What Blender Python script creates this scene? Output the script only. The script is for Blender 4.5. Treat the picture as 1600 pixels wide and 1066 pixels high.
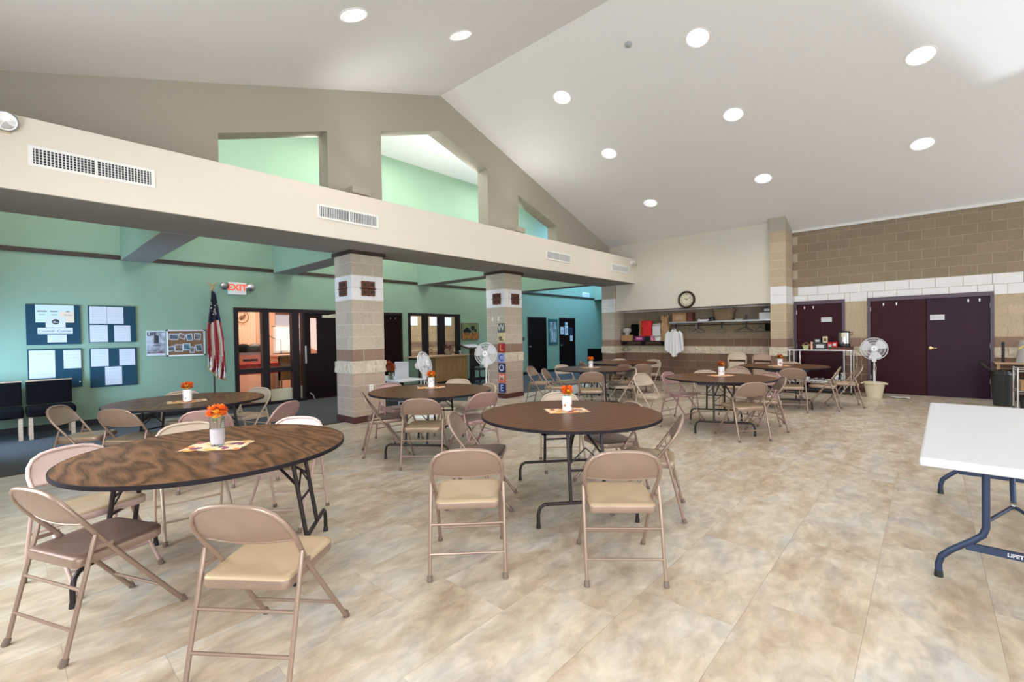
import bpy, bmesh, math, random
from mathutils import Vector, Matrix
random.seed(7)
PI = math.pi
SC = bpy.context.scene
COL = SC.collection
for o in list(bpy.data.objects): bpy.data.objects.remove(o)

# ------------------------------------------------------------------ camera
cd = bpy.data.cameras.new('camera'); cd.sensor_width = 36; cd.lens = 718.28/1600*36
cd.clip_start = .05; cd.clip_end = 200
cam = bpy.data.objects.new('camera', cd); COL.objects.link(cam)
Rr = Vector((0.67069998, -0.74153398, -0.01699678)); Dn = Vector((-0.02116445, 0.00377306, -0.99976889)); Fw = Vector((0.74142674, 0.6709047, -0.01316357))
m = Matrix((Rr, -Dn, -Fw)).transposed().to_4x4(); m.translation = Vector((0, 0, 1.42))
cam.matrix_world = m
SC.camera = cam
# ------------------------------------------------------------------ world, exposure
W = bpy.data.worlds.new('world'); SC.world = W; W.use_nodes = True
W.node_tree.nodes['Background'].inputs[0].default_value = (.75, .86, 1, 1)
W.node_tree.nodes['Background'].inputs[1].default_value = 1.0
SC.view_settings.view_transform = 'Standard'; SC.view_settings.look = 'None'
SC.view_settings.gamma = 1; SC.view_settings.use_curve_mapping = False
SC.view_settings.exposure = -.95

def area(name, loc, target, sx, sy, power, col=(1, 1, 1), spread=PI):
    l = bpy.data.lights.new(name, 'AREA'); l.shape = 'RECTANGLE'; l.size = sx; l.size_y = sy
    l.energy = power; l.color = col; l.spread = spread
    o = bpy.data.objects.new(name, l); COL.objects.link(o); o.location = loc
    o.rotation_euler = (Vector(target)-Vector(loc)).to_track_quat('-Z', 'Y').to_euler()
    return o
def spot(name, loc, target, power, ang, blend=.6, col=(1, 1, 1), r=.05):
    l = bpy.data.lights.new(name, 'SPOT'); l.energy = power; l.color = col
    l.spot_size = math.radians(ang); l.spot_blend = blend; l.shadow_soft_size = r
    o = bpy.data.objects.new(name, l); COL.objects.link(o); o.location = loc
    o.rotation_euler = (Vector(target)-Vector(loc)).to_track_quat('-Z', 'Y').to_euler()
    return o
# daylight coming in through the windows of the two walls behind the camera
for i, x in enumerate((0.4, 4.0, 11.2)):
    area('window_daylight', (x, -5.35, 1.75), (x, 4, 1.6), 2.3, 2.0, 200, (.93, .97, 1))
for y in (-3.2, 0.2, 3.8):
    area('window_daylight', (-.95, y, 1.75), (6, y, 1.6), 2.0, 2.0, 215, (.93, .97, 1))
area('corridor_window_daylight', (-.95, 9.1, .95), (3.5, 10.5, .55), 1.6, 1.1, 170, (.40, .64, 1), 2.2)
# skylights over the passage behind the beam
for x, p in ((1.2, 85), (6.0, 190), (10.6, 150)):
    area('skylight_daylight', (x, 9.1, 6.1), (x, 9.1, 0), 2.4, 1.6, p, (1, 1, .97))
area('skylight_daylight', (15.6, 9.1, 5.6), (15.6, 9.6, 0), 2.4, 1.8, 700, (.30, .56, 1))
for x, p in ((.9, 105), (4.05, 150), (7.72, 150), (11.0, 105)):  # added lamps hidden behind the gable wall to brighten the passage ceiling
    area('hidden_passage_fill', (x, 7.62, 4.3), (x, 9.6, 6.2), .9, .5, p, (1, 1, .98))
# added spot outside, aimed up through a shaped opening for the ceiling's bright patch
spot('ceiling_patch_spot', (7.5, -8.4, .25), (8.4, -1.2, 5.2), 5200, 66, .2, (.72, .86, 1), .06)

# ------------------------------------------------------------------ mesh helper
class MB:
    def __init__(s): s.v = []; s.f = []; s.m = []; s.k = 0
    def add(s, vs, fs, mi=None):
        b = len(s.v); s.v += [tuple(v) for v in vs]
        for f in fs: s.f.append(tuple(i+b for i in f)); s.m.append(s.k if mi is None else mi)
        return s
    def box(s, a, b, T=None):
        x0, y0, z0 = a; x1, y1, z1 = b
        vs = [(x0,y0,z0),(x1,y0,z0),(x1,y1,z0),(x0,y1,z0),(x0,y0,z1),(x1,y0,z1),(x1,y1,z1),(x0,y1,z1)]
        if T: vs = [T @ Vector(v) for v in vs]
        return s.add(vs, [(0,3,2,1),(4,5,6,7),(0,1,5,4),(1,2,6,5),(2,3,7,6),(3,0,4,7)])
    def cbox(s, c, d, T=None):
        return s.box([c[i]-d[i]/2 for i in range(3)], [c[i]+d[i]/2 for i in range(3)], T)
    def tube(s, pts, r, n=8, closed=False, caps=True):
        P = [Vector(p) for p in pts]; N = len(P); rs = r if isinstance(r, (list, tuple)) else [r]*N
        up = None; rings = []
        for i, p in enumerate(P):
            if closed: t = (P[(i+1) % N]-P[i-1])
            else: t = (P[min(i+1, N-1)]-P[max(i-1, 0)])
            t.normalize()
            if up is None:
                up = Vector((0, 0, 1)) if abs(t.z) < .9 else Vector((1, 0, 0))
            a = t.cross(up)
            if a.length < 1e-4: a = t.cross(Vector((0, 1, 0)))
            a.normalize(); b = a.cross(t); up = b
            rings.append([p + (a*math.cos(2*PI*k/n) + b*math.sin(2*PI*k/n))*rs[i] for k in range(n)])
        vs = [v for R in rings for v in R]; fs = []
        for i in range(N if closed else N-1):
            j = (i+1) % N
            for k in range(n): fs.append((i*n+k, i*n+(k+1) % n, j*n+(k+1) % n, j*n+k))
        if caps and not closed:
            fs.append(tuple(range(n))[::-1]); fs.append(tuple((N-1)*n+k for k in range(n)))
        return s.add(vs, [f[::-1] for f in fs])
    def lathe(s, prof, c=(0, 0, 0), n=24, T=None, sx=1, sy=1, cap=True):
        c = Vector(c); vs = []; fs = []; N = len(prof)
        for r, z in prof:
            for k in range(n):
                v = Vector((r*math.cos(2*PI*k/n)*sx, r*math.sin(2*PI*k/n)*sy, z))
                vs.append((T @ v if T else v) + c)
        for i in range(N-1):
            for k in range(n): fs.append((i*n+k, i*n+(k+1) % n, (i+1)*n+(k+1) % n, (i+1)*n+k))
        if cap and prof[0][0] > 0: fs.append(tuple(range(n))[::-1])
        if cap and prof[-1][0] > 0: fs.append(tuple((N-1)*n+k for k in range(n)))
        return s.add(vs, fs)
    def prism(s, poly, d0, d1, ax='y'):   # polygon extruded along an axis
        def V(p, d):
            return {'y': (p[0], d, p[1]), 'x': (d, p[0], p[1]), 'z': (p[0], p[1], d)}[ax]
        n = len(poly); vs = [V(p, d0) for p in poly]+[V(p, d1) for p in poly]
        fs = [tuple(range(n)), tuple(range(n, 2*n))[::-1]]+[(i, i+n, (i+1) % n+n, (i+1) % n) for i in range(n)]
        return s.add(vs, fs)
    def grid(s, fn, nu, nv, mf=None, closed=False):
        vs = [fn(i/nu, j/nv) for j in range(nv+1) for i in range(nu+1)]; fs = []
        b = len(s.v); s.v += [tuple(v) for v in vs]
        for j in range(nv):
            for i in range(nu):
                a = j*(nu+1)+i
                s.f.append((a+b, a+1+b, a+nu+2+b, a+nu+1+b)); s.m.append(mf(i/nu, j/nv) if mf else s.k)
        return s
    def mesh(s, name, mats, smooth=None, fix=True):
        me = bpy.data.meshes.new(name); me.from_pydata(s.v, [], s.f)
        if not isinstance(mats, (list, tuple)): mats = [mats]
        for m_ in mats: me.materials.append(m_)
        me.polygons.foreach_set('material_index', s.m)
        if fix:
            bm = bmesh.new(); bm.from_mesh(me); bmesh.ops.recalc_face_normals(bm, faces=bm.faces); bm.to_mesh(me); bm.free()
        if smooth is not None:
            me.polygons.foreach_set('use_smooth', [True]*len(me.polygons))
            me.set_sharp_from_angle(angle=math.radians(smooth))
        me.update(); return me
    def build(s, name, mats, parent=None, smooth=None, bevel=0, fix=True, loc=None):
        o = bpy.data.objects.new(name, s.mesh(name, mats, smooth, fix)); COL.objects.link(o)
        if parent: o.parent = parent
        if loc: o.location = loc
        if bevel:
            b = o.modifiers.new('bevel', 'BEVEL'); b.width = bevel; b.segments = 2; b.limit_method = 'ANGLE'
        return o
def empty(name, loc=(0, 0, 0), rz=0, parent=None):
    o = bpy.data.objects.new(name, None); COL.objects.link(o); o.location = loc; o.rotation_euler = (0, 0, rz)
    if parent: o.parent = parent
    return o
def tag(o, label=None, cat=None, group=None, kind=None):
    if label: o['label'] = label
    if cat: o['category'] = cat
    if group: o['group'] = group
    if kind: o['kind'] = kind
    return o
def thing(name, label, cat, loc=(0, 0, 0), rz=0, group=None): return tag(empty(name, loc, rz), label, cat, group)
KIDS = {}
def copy_tree(o, parent=None):
    c = o.copy(); COL.objects.link(c); c.parent = parent
    for ch in KIDS.get(o.name) or list(o.children): copy_tree(ch, c)
    return c
def text_mesh(name, txt, size, mat, parent, T, ext=.001, align='CENTER', bold=0):
    cu = bpy.data.curves.new(name, 'FONT'); cu.body = txt; cu.size = size; cu.extrude = ext; cu.align_x = align; cu.align_y = 'CENTER'; cu.offset = bold
    cu.resolution_u = 3
    t = bpy.data.objects.new('tmp', cu); COL.objects.link(t)
    dg = bpy.context.evaluated_depsgraph_get(); me = bpy.data.meshes.new_from_object(t.evaluated_get(dg))
    bpy.data.objects.remove(t); me.materials.clear(); me.materials.append(mat); me.transform(T)
    o = bpy.data.objects.new(name, me); COL.objects.link(o)
    if parent: o.parent = parent
    return o
def facing(face, p):
    """matrix taking text-plane coords (x right, y up, z out) to a wall; face '-y','-x'"""
    if face == '-y': M_ = Matrix(((1,0,0),(0,0,-1),(0,1,0)))
    elif face == '-x': M_ = Matrix(((0,0,-1),(-1,0,0),(0,1,0)))
    M_ = M_.to_4x4(); M_.translation = Vector(p); return M_

# ------------------------------------------------------------------ materials
def nt(name):
    m_ = bpy.data.materials.new(name); m_.use_nodes = True
    return m_, m_.node_tree.nodes, m_.node_tree.links
def mat(name, col, rough=.6, metal=0, var=0, scale=6, bump=0, bscale=60, spec=.5, emit=None, es=0, trans=0, stretch=(1, 1, 1), alpha=1, coat=0, rnd=0):
    m_, N, L = nt(name); b = N['Principled BSDF']
    b.inputs['Base Color'].default_value = (*col, 1); b.inputs['Roughness'].default_value = rough
    b.inputs['Metallic'].default_value = metal; b.inputs['Specular IOR Level'].default_value = spec
    b.inputs['Transmission Weight'].default_value = trans; b.inputs['Alpha'].default_value = alpha; b.inputs['Coat Weight'].default_value = coat
    if emit: b.inputs['Emission Color'].default_value = (*emit, 1); b.inputs['Emission Strength'].default_value = es
    if var or bump or rnd:
        tc = N.new('ShaderNodeTexCoord'); mp = N.new('ShaderNodeMapping'); L.new(tc.outputs['Object'], mp.inputs[0]); mp.inputs['Scale'].default_value = stretch
        if rnd:
            oi = N.new('ShaderNodeObjectInfo'); va = N.new('ShaderNodeVectorMath'); va.operation = 'SCALE'; va.inputs[0].default_value = (37, 53, 11)
            L.new(oi.outputs['Random'], va.inputs['Scale']); L.new(va.outputs[0], mp.inputs['Location'])
    if var or rnd:
        n = N.new('ShaderNodeTexNoise'); n.inputs['Scale'].default_value = scale; n.inputs['Detail'].default_value = 5; L.new(mp.outputs[0], n.inputs[0])
        mr = N.new('ShaderNodeMapRange'); L.new(n.outputs[0], mr.inputs[0]); mr.inputs[1].default_value = .3; mr.inputs[2].default_value = .7
        mr.inputs[3].default_value = 1-var; mr.inputs[4].default_value = 1+var
        out = mr.outputs[0]
        if rnd:
            mr2 = N.new('ShaderNodeMapRange'); L.new(oi.outputs['Random'], mr2.inputs[0]); mr2.inputs[3].default_value = 1-rnd; mr2.inputs[4].default_value = 1+rnd
            mu = N.new('ShaderNodeMath'); mu.operation = 'MULTIPLY'; L.new(out, mu.inputs[0]); L.new(mr2.outputs[0], mu.inputs[1]); out = mu.outputs[0]
        vm = N.new('ShaderNodeVectorMath'); vm.operation = 'SCALE'; vm.inputs[0].default_value = col; L.new(out, vm.inputs['Scale'])
        L.new(vm.outputs[0], b.inputs['Base Color'])
    if bump:
        n2 = N.new('ShaderNodeTexNoise'); n2.inputs['Scale'].default_value = bscale; n2.inputs['Detail'].default_value = 4; L.new(mp.outputs[0], n2.inputs[0])
        bp = N.new('ShaderNodeBump'); bp.inputs['Strength'].default_value = bump; bp.inputs['Distance'].default_value = .01
        L.new(n2.outputs[0], bp.inputs['Height']); L.new(bp.outputs[0], b.inputs['Normal'])
    return m_
def ramp(N, stops):
    r = N.new('ShaderNodeValToRGB'); e = r.color_ramp.elements
    while len(e) < len(stops): e.new(.5)
    for i, (p, c) in enumerate(stops): e[i].position = p; e[i].color = (*c, 1)
    return r
def walnut(name, freq=9, warp=3.0, dark=(.040, .015, .007), lite=(.21, .088, .036), stretch=(.35, 1.6, 1), rot=0):
    m_, N, L = nt(name); b = N['Principled BSDF']; b.inputs['Roughness'].default_value = .33; b.inputs['Specular IOR Level'].default_value = .06
    tc = N.new('ShaderNodeTexCoord'); mp = N.new('ShaderNodeMapping'); L.new(tc.outputs['Object'], mp.inputs[0]); mp.inputs['Scale'].default_value = stretch
    rt = N.new('ShaderNodeVectorRotate'); rt.rotation_type = 'Z_AXIS'; rt.inputs['Angle'].default_value = -rot; L.new(tc.outputs['Object'], rt.inputs['Vector']); L.new(rt.outputs[0], mp.inputs[0])
    n = N.new('ShaderNodeTexNoise'); n.inputs['Scale'].default_value = warp; n.inputs['Detail'].default_value = 3; n.inputs['Roughness'].default_value = .45; L.new(mp.outputs[0], n.inputs[0])
    ml = N.new('ShaderNodeMath'); ml.operation = 'MULTIPLY'; L.new(n.outputs[0], ml.inputs[0]); ml.inputs[1].default_value = freq
    sp = N.new('ShaderNodeSeparateXYZ'); L.new(mp.outputs[0], sp.inputs[0])
    m2 = N.new('ShaderNodeMath'); m2.operation = 'MULTIPLY_ADD'; L.new(sp.outputs[1], m2.inputs[0]); m2.inputs[1].default_value = 4.5; L.new(ml.outputs[0], m2.inputs[2])
    fr = N.new('ShaderNodeMath'); fr.operation = 'PINGPONG'; L.new(m2.outputs[0], fr.inputs[0]); fr.inputs[1].default_value = .5
    mp2 = N.new('ShaderNodeMapping'); L.new(rt.outputs[0], mp2.inputs[0]); mp2.inputs['Scale'].default_value = (4, 70, 4)
    n2 = N.new('ShaderNodeTexNoise'); n2.inputs['Scale'].default_value = 2; n2.inputs['Detail'].default_value = 4; L.new(mp2.outputs[0], n2.inputs[0])
    ad = N.new('ShaderNodeMath'); ad.operation = 'MULTIPLY_ADD'; L.new(n2.outputs[0], ad.inputs[0]); ad.inputs[1].default_value = .75; L.new(fr.outputs[0], ad.inputs[2])
    r = ramp(N, [(.3, dark), (.62, tuple((a+c)/2 for a, c in zip(dark, lite))), (.95, lite)]); L.new(ad.outputs[0], r.inputs[0]); L.new(r.outputs[0], b.inputs['Base Color'])
    return m_
def floor_mat():
    m_, N, L = nt('stone_vinyl'); b = N['Principled BSDF']; b.inputs['Roughness'].default_value = .33; b.inputs['Specular IOR Level'].default_value = .45
    tc = N.new('ShaderNodeTexCoord'); oi = N.new('ShaderNodeObjectInfo'); va = N.new('ShaderNodeVectorMath'); va.operation = 'SCALE'; va.inputs[0].default_value = (31, 17, 9)
    L.new(oi.outputs['Random'], va.inputs['Scale']); mp = N.new('ShaderNodeMapping'); L.new(tc.outputs['Object'], mp.inputs[0]); L.new(va.outputs[0], mp.inputs['Location']); mp.inputs['Rotation'].default_value = (0, 0, -.75); mp.inputs['Scale'].default_value = (1, 1.9, 1)
    n1 = N.new('ShaderNodeTexNoise'); n1.inputs['Scale'].default_value = 3.2; n1.inputs['Detail'].default_value = 9; n1.inputs['Distortion'].default_value = .45; n1.inputs['Roughness'].default_value = .68; L.new(mp.outputs[0], n1.inputs[0])
    r1 = ramp(N, [(.28, (.32, .24, .17)), (.42, (.55, .45, .34)), (.55, (.70, .61, .48)), (.72, (.78, .72, .63))]); L.new(n1.outputs[0], r1.inputs[0])
    n2 = N.new('ShaderNodeTexNoise'); n2.inputs['Scale'].default_value = 1.7; n2.inputs['Detail'].default_value = 5; n2.inputs['Distortion'].default_value = .6
    mp2 = N.new('ShaderNodeMapping'); mp2.inputs['Location'].default_value = (5, 9, 2); L.new(mp.outputs[0], mp2.inputs[0]); L.new(mp2.outputs[0], n2.inputs[0])
    r2 = ramp(N, [(.34, (.46, .31, .20)), (.45, (.62, .50, .36)), (.56, (.70, .63, .53)), (.7, (.52, .51, .56))]); L.new(n2.outputs[0], r2.inputs[0])
    mx = N.new('ShaderNodeMix'); mx.data_type = 'RGBA'; mx.inputs[0].default_value = .42; L.new(r1.outputs[0], mx.inputs[6]); L.new(r2.outputs[0], mx.inputs[7])
    n3 = N.new('ShaderNodeTexNoise'); n3.inputs['Scale'].default_value = 7; n3.inputs['Detail'].default_value = 8; n3.inputs['Distortion'].default_value = .7; L.new(mp.outputs[0], n3.inputs[0])
    mr = N.new('ShaderNodeMapRange'); L.new(n3.outputs[0], mr.inputs[0]); mr.inputs[1].default_value = .35; mr.inputs[2].default_value = .68; mr.inputs[3].default_value = .72; mr.inputs[4].default_value = .96
    mu = N.new('ShaderNodeVectorMath'); mu.operation = 'SCALE'; L.new(mx.outputs[2], mu.inputs[0]); L.new(mr.outputs[0], mu.inputs['Scale']); L.new(mu.outputs[0], b.inputs['Base Color'])
    return m_

WA, WB = math.radians(128), math.radians(-63)
M = dict(
 floor=floor_mat(), grout=mat('grout', (.30, .25, .2), .8),
 carpet=mat('carpet', (.058, .060, .058), .95, var=.35, scale=90, bump=.6, bscale=300),
 ceil=mat('ceiling_paint', (.78, .775, .765), .85),
 taupe=mat('taupe_paint', (.42, .375, .31), .75), cream=mat('cream_paint', (.70, .645, .56), .7),
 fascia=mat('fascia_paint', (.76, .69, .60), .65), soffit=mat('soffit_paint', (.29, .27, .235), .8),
 green=mat('green_paint', (.26, .385, .275), .7, var=.02, scale=1.5),
 gtrim=mat('dark_wood_trim', (.035, .016, .010), .45), base=mat('rubber_base', (.085, .025, .02), .5),
 mortar=mat('mortar', (.50, .43, .33), .9), mortar_l=mat('mortar_light', (.66, .60, .52), .9), mortar_d=mat('mortar_dark', (.40, .32, .24), .9),
 b_tan=mat('block_tan', (.50, .43, .345), .85, var=.08, scale=25, bump=.35, bscale=120, rnd=.05),
 b_pink=mat('block_rosy_tan', (.47, .36, .29), .85, var=.07, scale=25, bump=.3, bscale=120, rnd=.05),
 b_dark=mat('block_brown', (.28, .185, .135), .85, var=.09, scale=25, bump=.3, bscale=120, rnd=.06),
 b_white=mat('block_white', (.80, .79, .80), .7, var=.03, scale=20, bump=.15, bscale=90, rnd=.02),
 b_split=mat('block_splitface', (.60, .52, .41), .9, var=.14, scale=14, bump=1, bscale=35, rnd=.04),
 b_sand_dark=mat('block_sand_dark', (.27, .21, .145), .85, var=.10, scale=25, bump=.35, bscale=120, rnd=.07),  # sand block darkened; the upper door wall's shade is put into this colour
 b_sand=mat('block_sand', (.50, .40, .27), .85, var=.08, scale=25, bump=.3, bscale=120, rnd=.05),
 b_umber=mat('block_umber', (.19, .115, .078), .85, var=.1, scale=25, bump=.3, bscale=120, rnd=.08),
 maroon=mat('maroon_door', (.036, .005, .009), .4, spec=.15, var=.18, scale=5, stretch=(6, 6, .5)),
 plum=mat('plum_door', (.028, .005, .021), .4, spec=.2, var=.15, scale=5, stretch=(6, 6, .5)),
 frame_p=mat('plum_frame', (.085, .05, .085), .4), darkdoor=mat('dark_door', (.010, .003, .003), .4, spec=.15), frame_d=mat('dark_frame', (.016, .009, .012), .4, spec=.25),
 chrome=mat('chrome', (.62, .61, .60), .32, 1), brass=mat('brass', (.72, .55, .28), .25, 1), steel=mat('steel', (.5, .5, .5), .35, 1),
 white=mat('white_plastic', (.84, .84, .86), .35), whitep=mat('white_paint', (.85, .84, .82), .5), ivory=mat('ivory_plastic', (.72, .64, .46), .45),
 black=mat('black_plastic', (.012, .012, .014), .4), rubber=mat('dark_rubber', (.05, .035, .03), .7), blackf=mat('black_fabric', (.0035, .003, .003), .95, spec=.1),
 navy=mat('navy_board', (.009, .052, .082), .9, bump=.3, bscale=400), paper=mat('paper', (.66, .67, .71), .8), ink=mat('ink', (.05, .05, .06), .8), inkg=mat('grey_ink', (.42, .44, .48), .8),
 chair=mat('chair_beige_metal', (.335, .24, .19), .30, .35, var=.05, scale=9), chair_p=mat('chair_pink_metal', (.42, .265, .25), .30, .3, var=.05, scale=9),
 cap=mat('taupe_rubber', (.17, .125, .10), .6), chair_q=mat('chair_pale_pink_metal', (.62, .46, .42), .36, .2, var=.05, scale=9),
 fold_cream=mat('cream_enamel', (.70, .58, .46), .35, .1), fold_rose=mat('rose_enamel', (.55, .39, .31), .35, .1),
 seat=mat('seat_tan', (.47, .345, .215), .4, .1, var=.06, scale=7), chair_l=mat('chair_light_metal', (.52, .42, .33), .36, .2, var=.04, scale=9),
 darkseat=mat('seat_brown_metal', (.20, .13, .10), .38, .3, var=.05, scale=9),
 band=mat('dark_edge_band', (.014, .011, .015), .5, spec=.2), tleg=mat('table_leg_metal', (.028, .020, .022), .35, .3), apron=mat('table_apron', (.028, .022, .038), .5),
 walnut=walnut('walnut_swirl', 11.0, 2.1, (.060, .027, .013), (.225, .108, .052), (.36, 1.5, 1), WA), walnut2=walnut('walnut_straight', 1.6, 2.0, (.065, .026, .013), (.18, .078, .037), (.3, 3.2, 1), WB),
 bluemetal=mat('blue_grey_metal', (.030, .050, .105), .35, .3), wtable=mat('white_table_plastic', (.70, .72, .75), .35, bump=.05, bscale=300),
 orange=mat('orange_petal', (.85, .17, .012), .6, var=.3, scale=30), yellow=mat('yellow_petal', (.85, .38, .03), .6, var=.2, scale=30), rust=mat('rust_petal', (.45, .09, .02), .7, var=.3, scale=30), leaf=mat('leaf_green', (.16, .24, .08), .6),
 card=mat('white_card', (.80, .80, .82), .7),
 glass=mat('clear_glass', (1, 1, 1), .03, trans=1), wax=mat('white_wax', (.88, .84, .90), .5),
 pane=mat('window_glass', (1, 1, 1), .02, trans=1),
 oak=mat('oak_panel', (.36, .21, .085), .45, var=.25, scale=3, stretch=(14, 14, .8)), wood=mat('light_wood', (.48, .31, .19), .5, var=.15, scale=4, stretch=(2, 2, 8)),
 red=mat('red_cloth', (.65, .02, .02), .8), redglow=mat('exit_red', (.9, .10, .05), .5, emit=(1, .12, .05), es=.9), purple=mat('purple_box', (.16, .02, .14), .6), pink=mat('pink_bag', (.75, .25, .42), .6),
 cork=mat('cork', (.22, .12, .06), .9, var=.2, scale=60), kraft=mat('kraft_paper', (.42, .25, .13), .85, var=.15, scale=10, bump=.5, bscale=25), cardboard=mat('cardboard', (.40, .24, .12), .85),
 wicker=mat('wicker', (.27, .19, .12), .85, var=.2, scale=40), shirt=mat('white_shirt', (.78, .77, .78), .9), shelf=mat('grey_shelf', (.45, .43, .42), .5),
 lamp=mat('lamp_lens', (1, 1, 1), .5, emit=(1, .98, .95), es=5), can=mat('lamp_can', (.75, .75, .75), .4),
 clockface=mat('clock_face', (.74, .68, .52), .6), bronze=mat('dark_bronze', (.05, .028, .018), .35, .4), rustbrown=mat('rust_brown', (.14, .04, .022), .6, var=.3, scale=30),
 peach=mat('peach_wall', (.85, .50, .36), .8), curtain=mat('peach_curtain', (.95, .66, .50), .8), sandwall=mat('sand_wall', (.58, .47, .32), .85),
 flagred=mat('flag_red', (.30, .008, .014), .75), flagwhite=mat('flag_white', (.72, .66, .60), .8), flagblue=mat('flag_blue', (.005, .007, .022), .8), gold=mat('gold_fringe', (.45, .30, .12), .6),
 sky=mat('window_sky', (.5, .7, 1), .5, emit=(.6, .8, 1), es=2.2), fancage=mat('fan_wire', (.80, .80, .84), .4), blade=mat('fan_blade', (.72, .74, .80), .35), binn=mat('bin_grey', (.030, .034, .030), .5),
)
def placemat_mat(i):
    m_, N, L = nt('autumn_leaf_print_%d' % i); b = N['Principled BSDF']; b.inputs['Roughness'].default_value = .85
    tc = N.new('ShaderNodeTexCoord'); mp = N.new('ShaderNodeMapping'); L.new(tc.outputs['Object'], mp.inputs[0]); mp.inputs['Location'].default_value = (i*1.7, i*.9, 0)
    v = N.new('ShaderNodeTexVoronoi'); v.inputs['Scale'].default_value = 22; L.new(mp.outputs[0], v.inputs[0])
    sp = N.new('ShaderNodeSeparateColor'); L.new(v.outputs['Color'], sp.inputs[0])
    r = ramp(N, [(0, (.80, .62, .40)), (.3, (.75, .55, .32)), (.42, (.80, .22, .06)), (.55, (.85, .45, .12)), (.68, (.80, .60, .38)), (.8, (.25, .08, .14)), (.92, (.55, .30, .08))]); r.color_ramp.interpolation = 'CONSTANT'
    L.new(sp.outputs[0], r.inputs[0]); L.new(r.outputs[0], b.inputs['Base Color']); return m_
PM = [placemat_mat(i) for i in range(3)]

# ================================================================== structure
def S(o, label=None): o['kind'] = 'structure'; return o
XD, XB, YF, YG, YC = 12.94, 12.40, 6.34, 7.17, 10.60     # door wall, cream wall, beam face, gable face, green wall
XL, YR = -1.08, -5.5
RX, RZ = 5.93, 6.20
def czr(x): return RZ - .338*(x-RX)
def czl(x): return RZ + .327*(x-RX)

# floor slab and vinyl tiles
fl = S(MB().box((XL-.2, YR-.2, -.12), (XD+.2, 7.31, -.002)).build('floor', M['floor']))
tw, tl = .4675, .935
tile_me = MB().box((.0007, .0007, -.002), (tl-.0007, tw-.0007, 0)).mesh('tile', M['floor'])
rows = 0
for r in range(-4, 16):
    y = -.24+r*tw
    if y+tw > 7.32: continue
    off = {0: .0, 1: .617, 2: .31}[r % 3]
    for k in range(-3, 15):
        x = off+k*tl+.15
        if x < -1.05 or x+tl > 12.93: continue
        o = bpy.data.objects.new('tile', tile_me); COL.objects.link(o); o.parent = fl; o.location = (x, y, 0)
S(MB().box((XL-.2, 7.33, -.12), (19.2, YC+.1, -.001)).build('floor_carpet', M['carpet']))
S(MB().box((XL, 7.30, -.02), (XB, 7.345, .006)).build('trim_1', M['rubber']))

# ceiling: two slopes with round holes for the recessed lamps
HR = .165
LR = [(x, y) for x in (7.06, 8.74, 10.69) for y in (.06, 2.54, 5.03)]
LL = [(x, y) for x in (2.82, 4.49) for y in (.06, 2.54, 4.96)]
def ceiling(name, x0, x1, lights, zf, s):
    k = math.sqrt(1+s*s); mb = MB()
    hs = .26
    xs = sorted({x0, x1} | {v for lx in {p[0] for p in lights} for v in (lx-.3, lx+.3)})
    ys = sorted({YR, YG+.02} | {v for ly in {p[1] for p in lights} for v in (ly-.3, ly+.3)})
    for a, b in zip(xs, xs[1:]):
        for c, d in zip(ys, ys[1:]):
            L_ = [p for p in lights if a < p[0] < b and c < p[1] < d and b-a < .7 and d-c < .7]
            if not L_:
                mb.add([(a, c, zf(a)), (b, c, zf(b)), (b, d, zf(b)), (a, d, zf(a))], [(0, 1, 2, 3)]); continue
            lx, ly = L_[0]; n = 32; inner = []; outer = []
            for i in range(n):
                t = 2*PI*i/n + PI/4; ct, st = math.cos(t), math.sin(t)
                inner.append((lx+HR*ct/k, ly+HR*st, zf(lx+HR*ct/k)))
                q = min(((b-lx) if ct > 0 else (lx-a))/max(abs(ct), 1e-9), ((d-ly) if st > 0 else (ly-c))/max(abs(st), 1e-9))
                outer.append((lx+q*ct, ly+q*st, zf(lx+q*ct)))
            # make the four corners exact
            for cx_, cy_ in ((a, c), (b, c), (b, d), (a, d)):
                i = min(range(n), key=lambda i: (outer[i][0]-cx_)**2+(outer[i][1]-cy_)**2); outer[i] = (cx_, cy_, zf(cx_))
            mb.add(inner+outer, [(i, (i+1) % n, n+(i+1) % n, n+i) for i in range(n)])
    return S(mb.build(name, M['ceil'], fix=False))
ceiling('ceiling', RX, XD+.02, LR, czr, -.338)
ceiling('ceiling_left', XL-.02, RX, LL, czl, .327)
S(MB().box((XL-.2, 7.4, 6.2), (19.2, YC+.2, 6.35)).build('ceiling_passage', M['ceil']))

# recessed lamps
def downlight():
    root = thing('recessed_ceiling_lamp', 'x', 'ceiling lamp', group='round recessed lamps in the sloped ceiling')
    MB().lathe([(HR-.004, -.006), (HR+.014, -.006), (HR+.016, 0), (HR-.004, .002)], n=32, cap=False).build('trim_ring', M['whitep'], root, 40)
    b = MB(); n = 32
    vs = [(HR*math.cos(2*PI*k/n), HR*math.sin(2*PI*k/n), 0) for k in range(n)]+[(HR*.97*math.cos(2*PI*k/n)-.03, HR*.97*math.sin(2*PI*k/n)-.05, .13) for k in range(n)]
    b.add(vs, [(k, (k+1) % n, n+(k+1) % n, n+k) for k in range(n)]+[tuple(range(n, 2*n))]).build('reflector', M['can'], root, 40)
    MB().lathe([(HR*.80, .10), (HR*.84, .115), (.001, .118)], (-.028, -.045, 0), n=28).build('lens', M['lamp'], root, 40)
    return root
LN = {}
rowname = {.06: 'row nearest the right wall', 2.54: 'middle row', 5.04: 'row nearest the beam'}
dl0 = downlight(); first = True
KIDS[dl0.name] = list(dl0.children)
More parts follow.
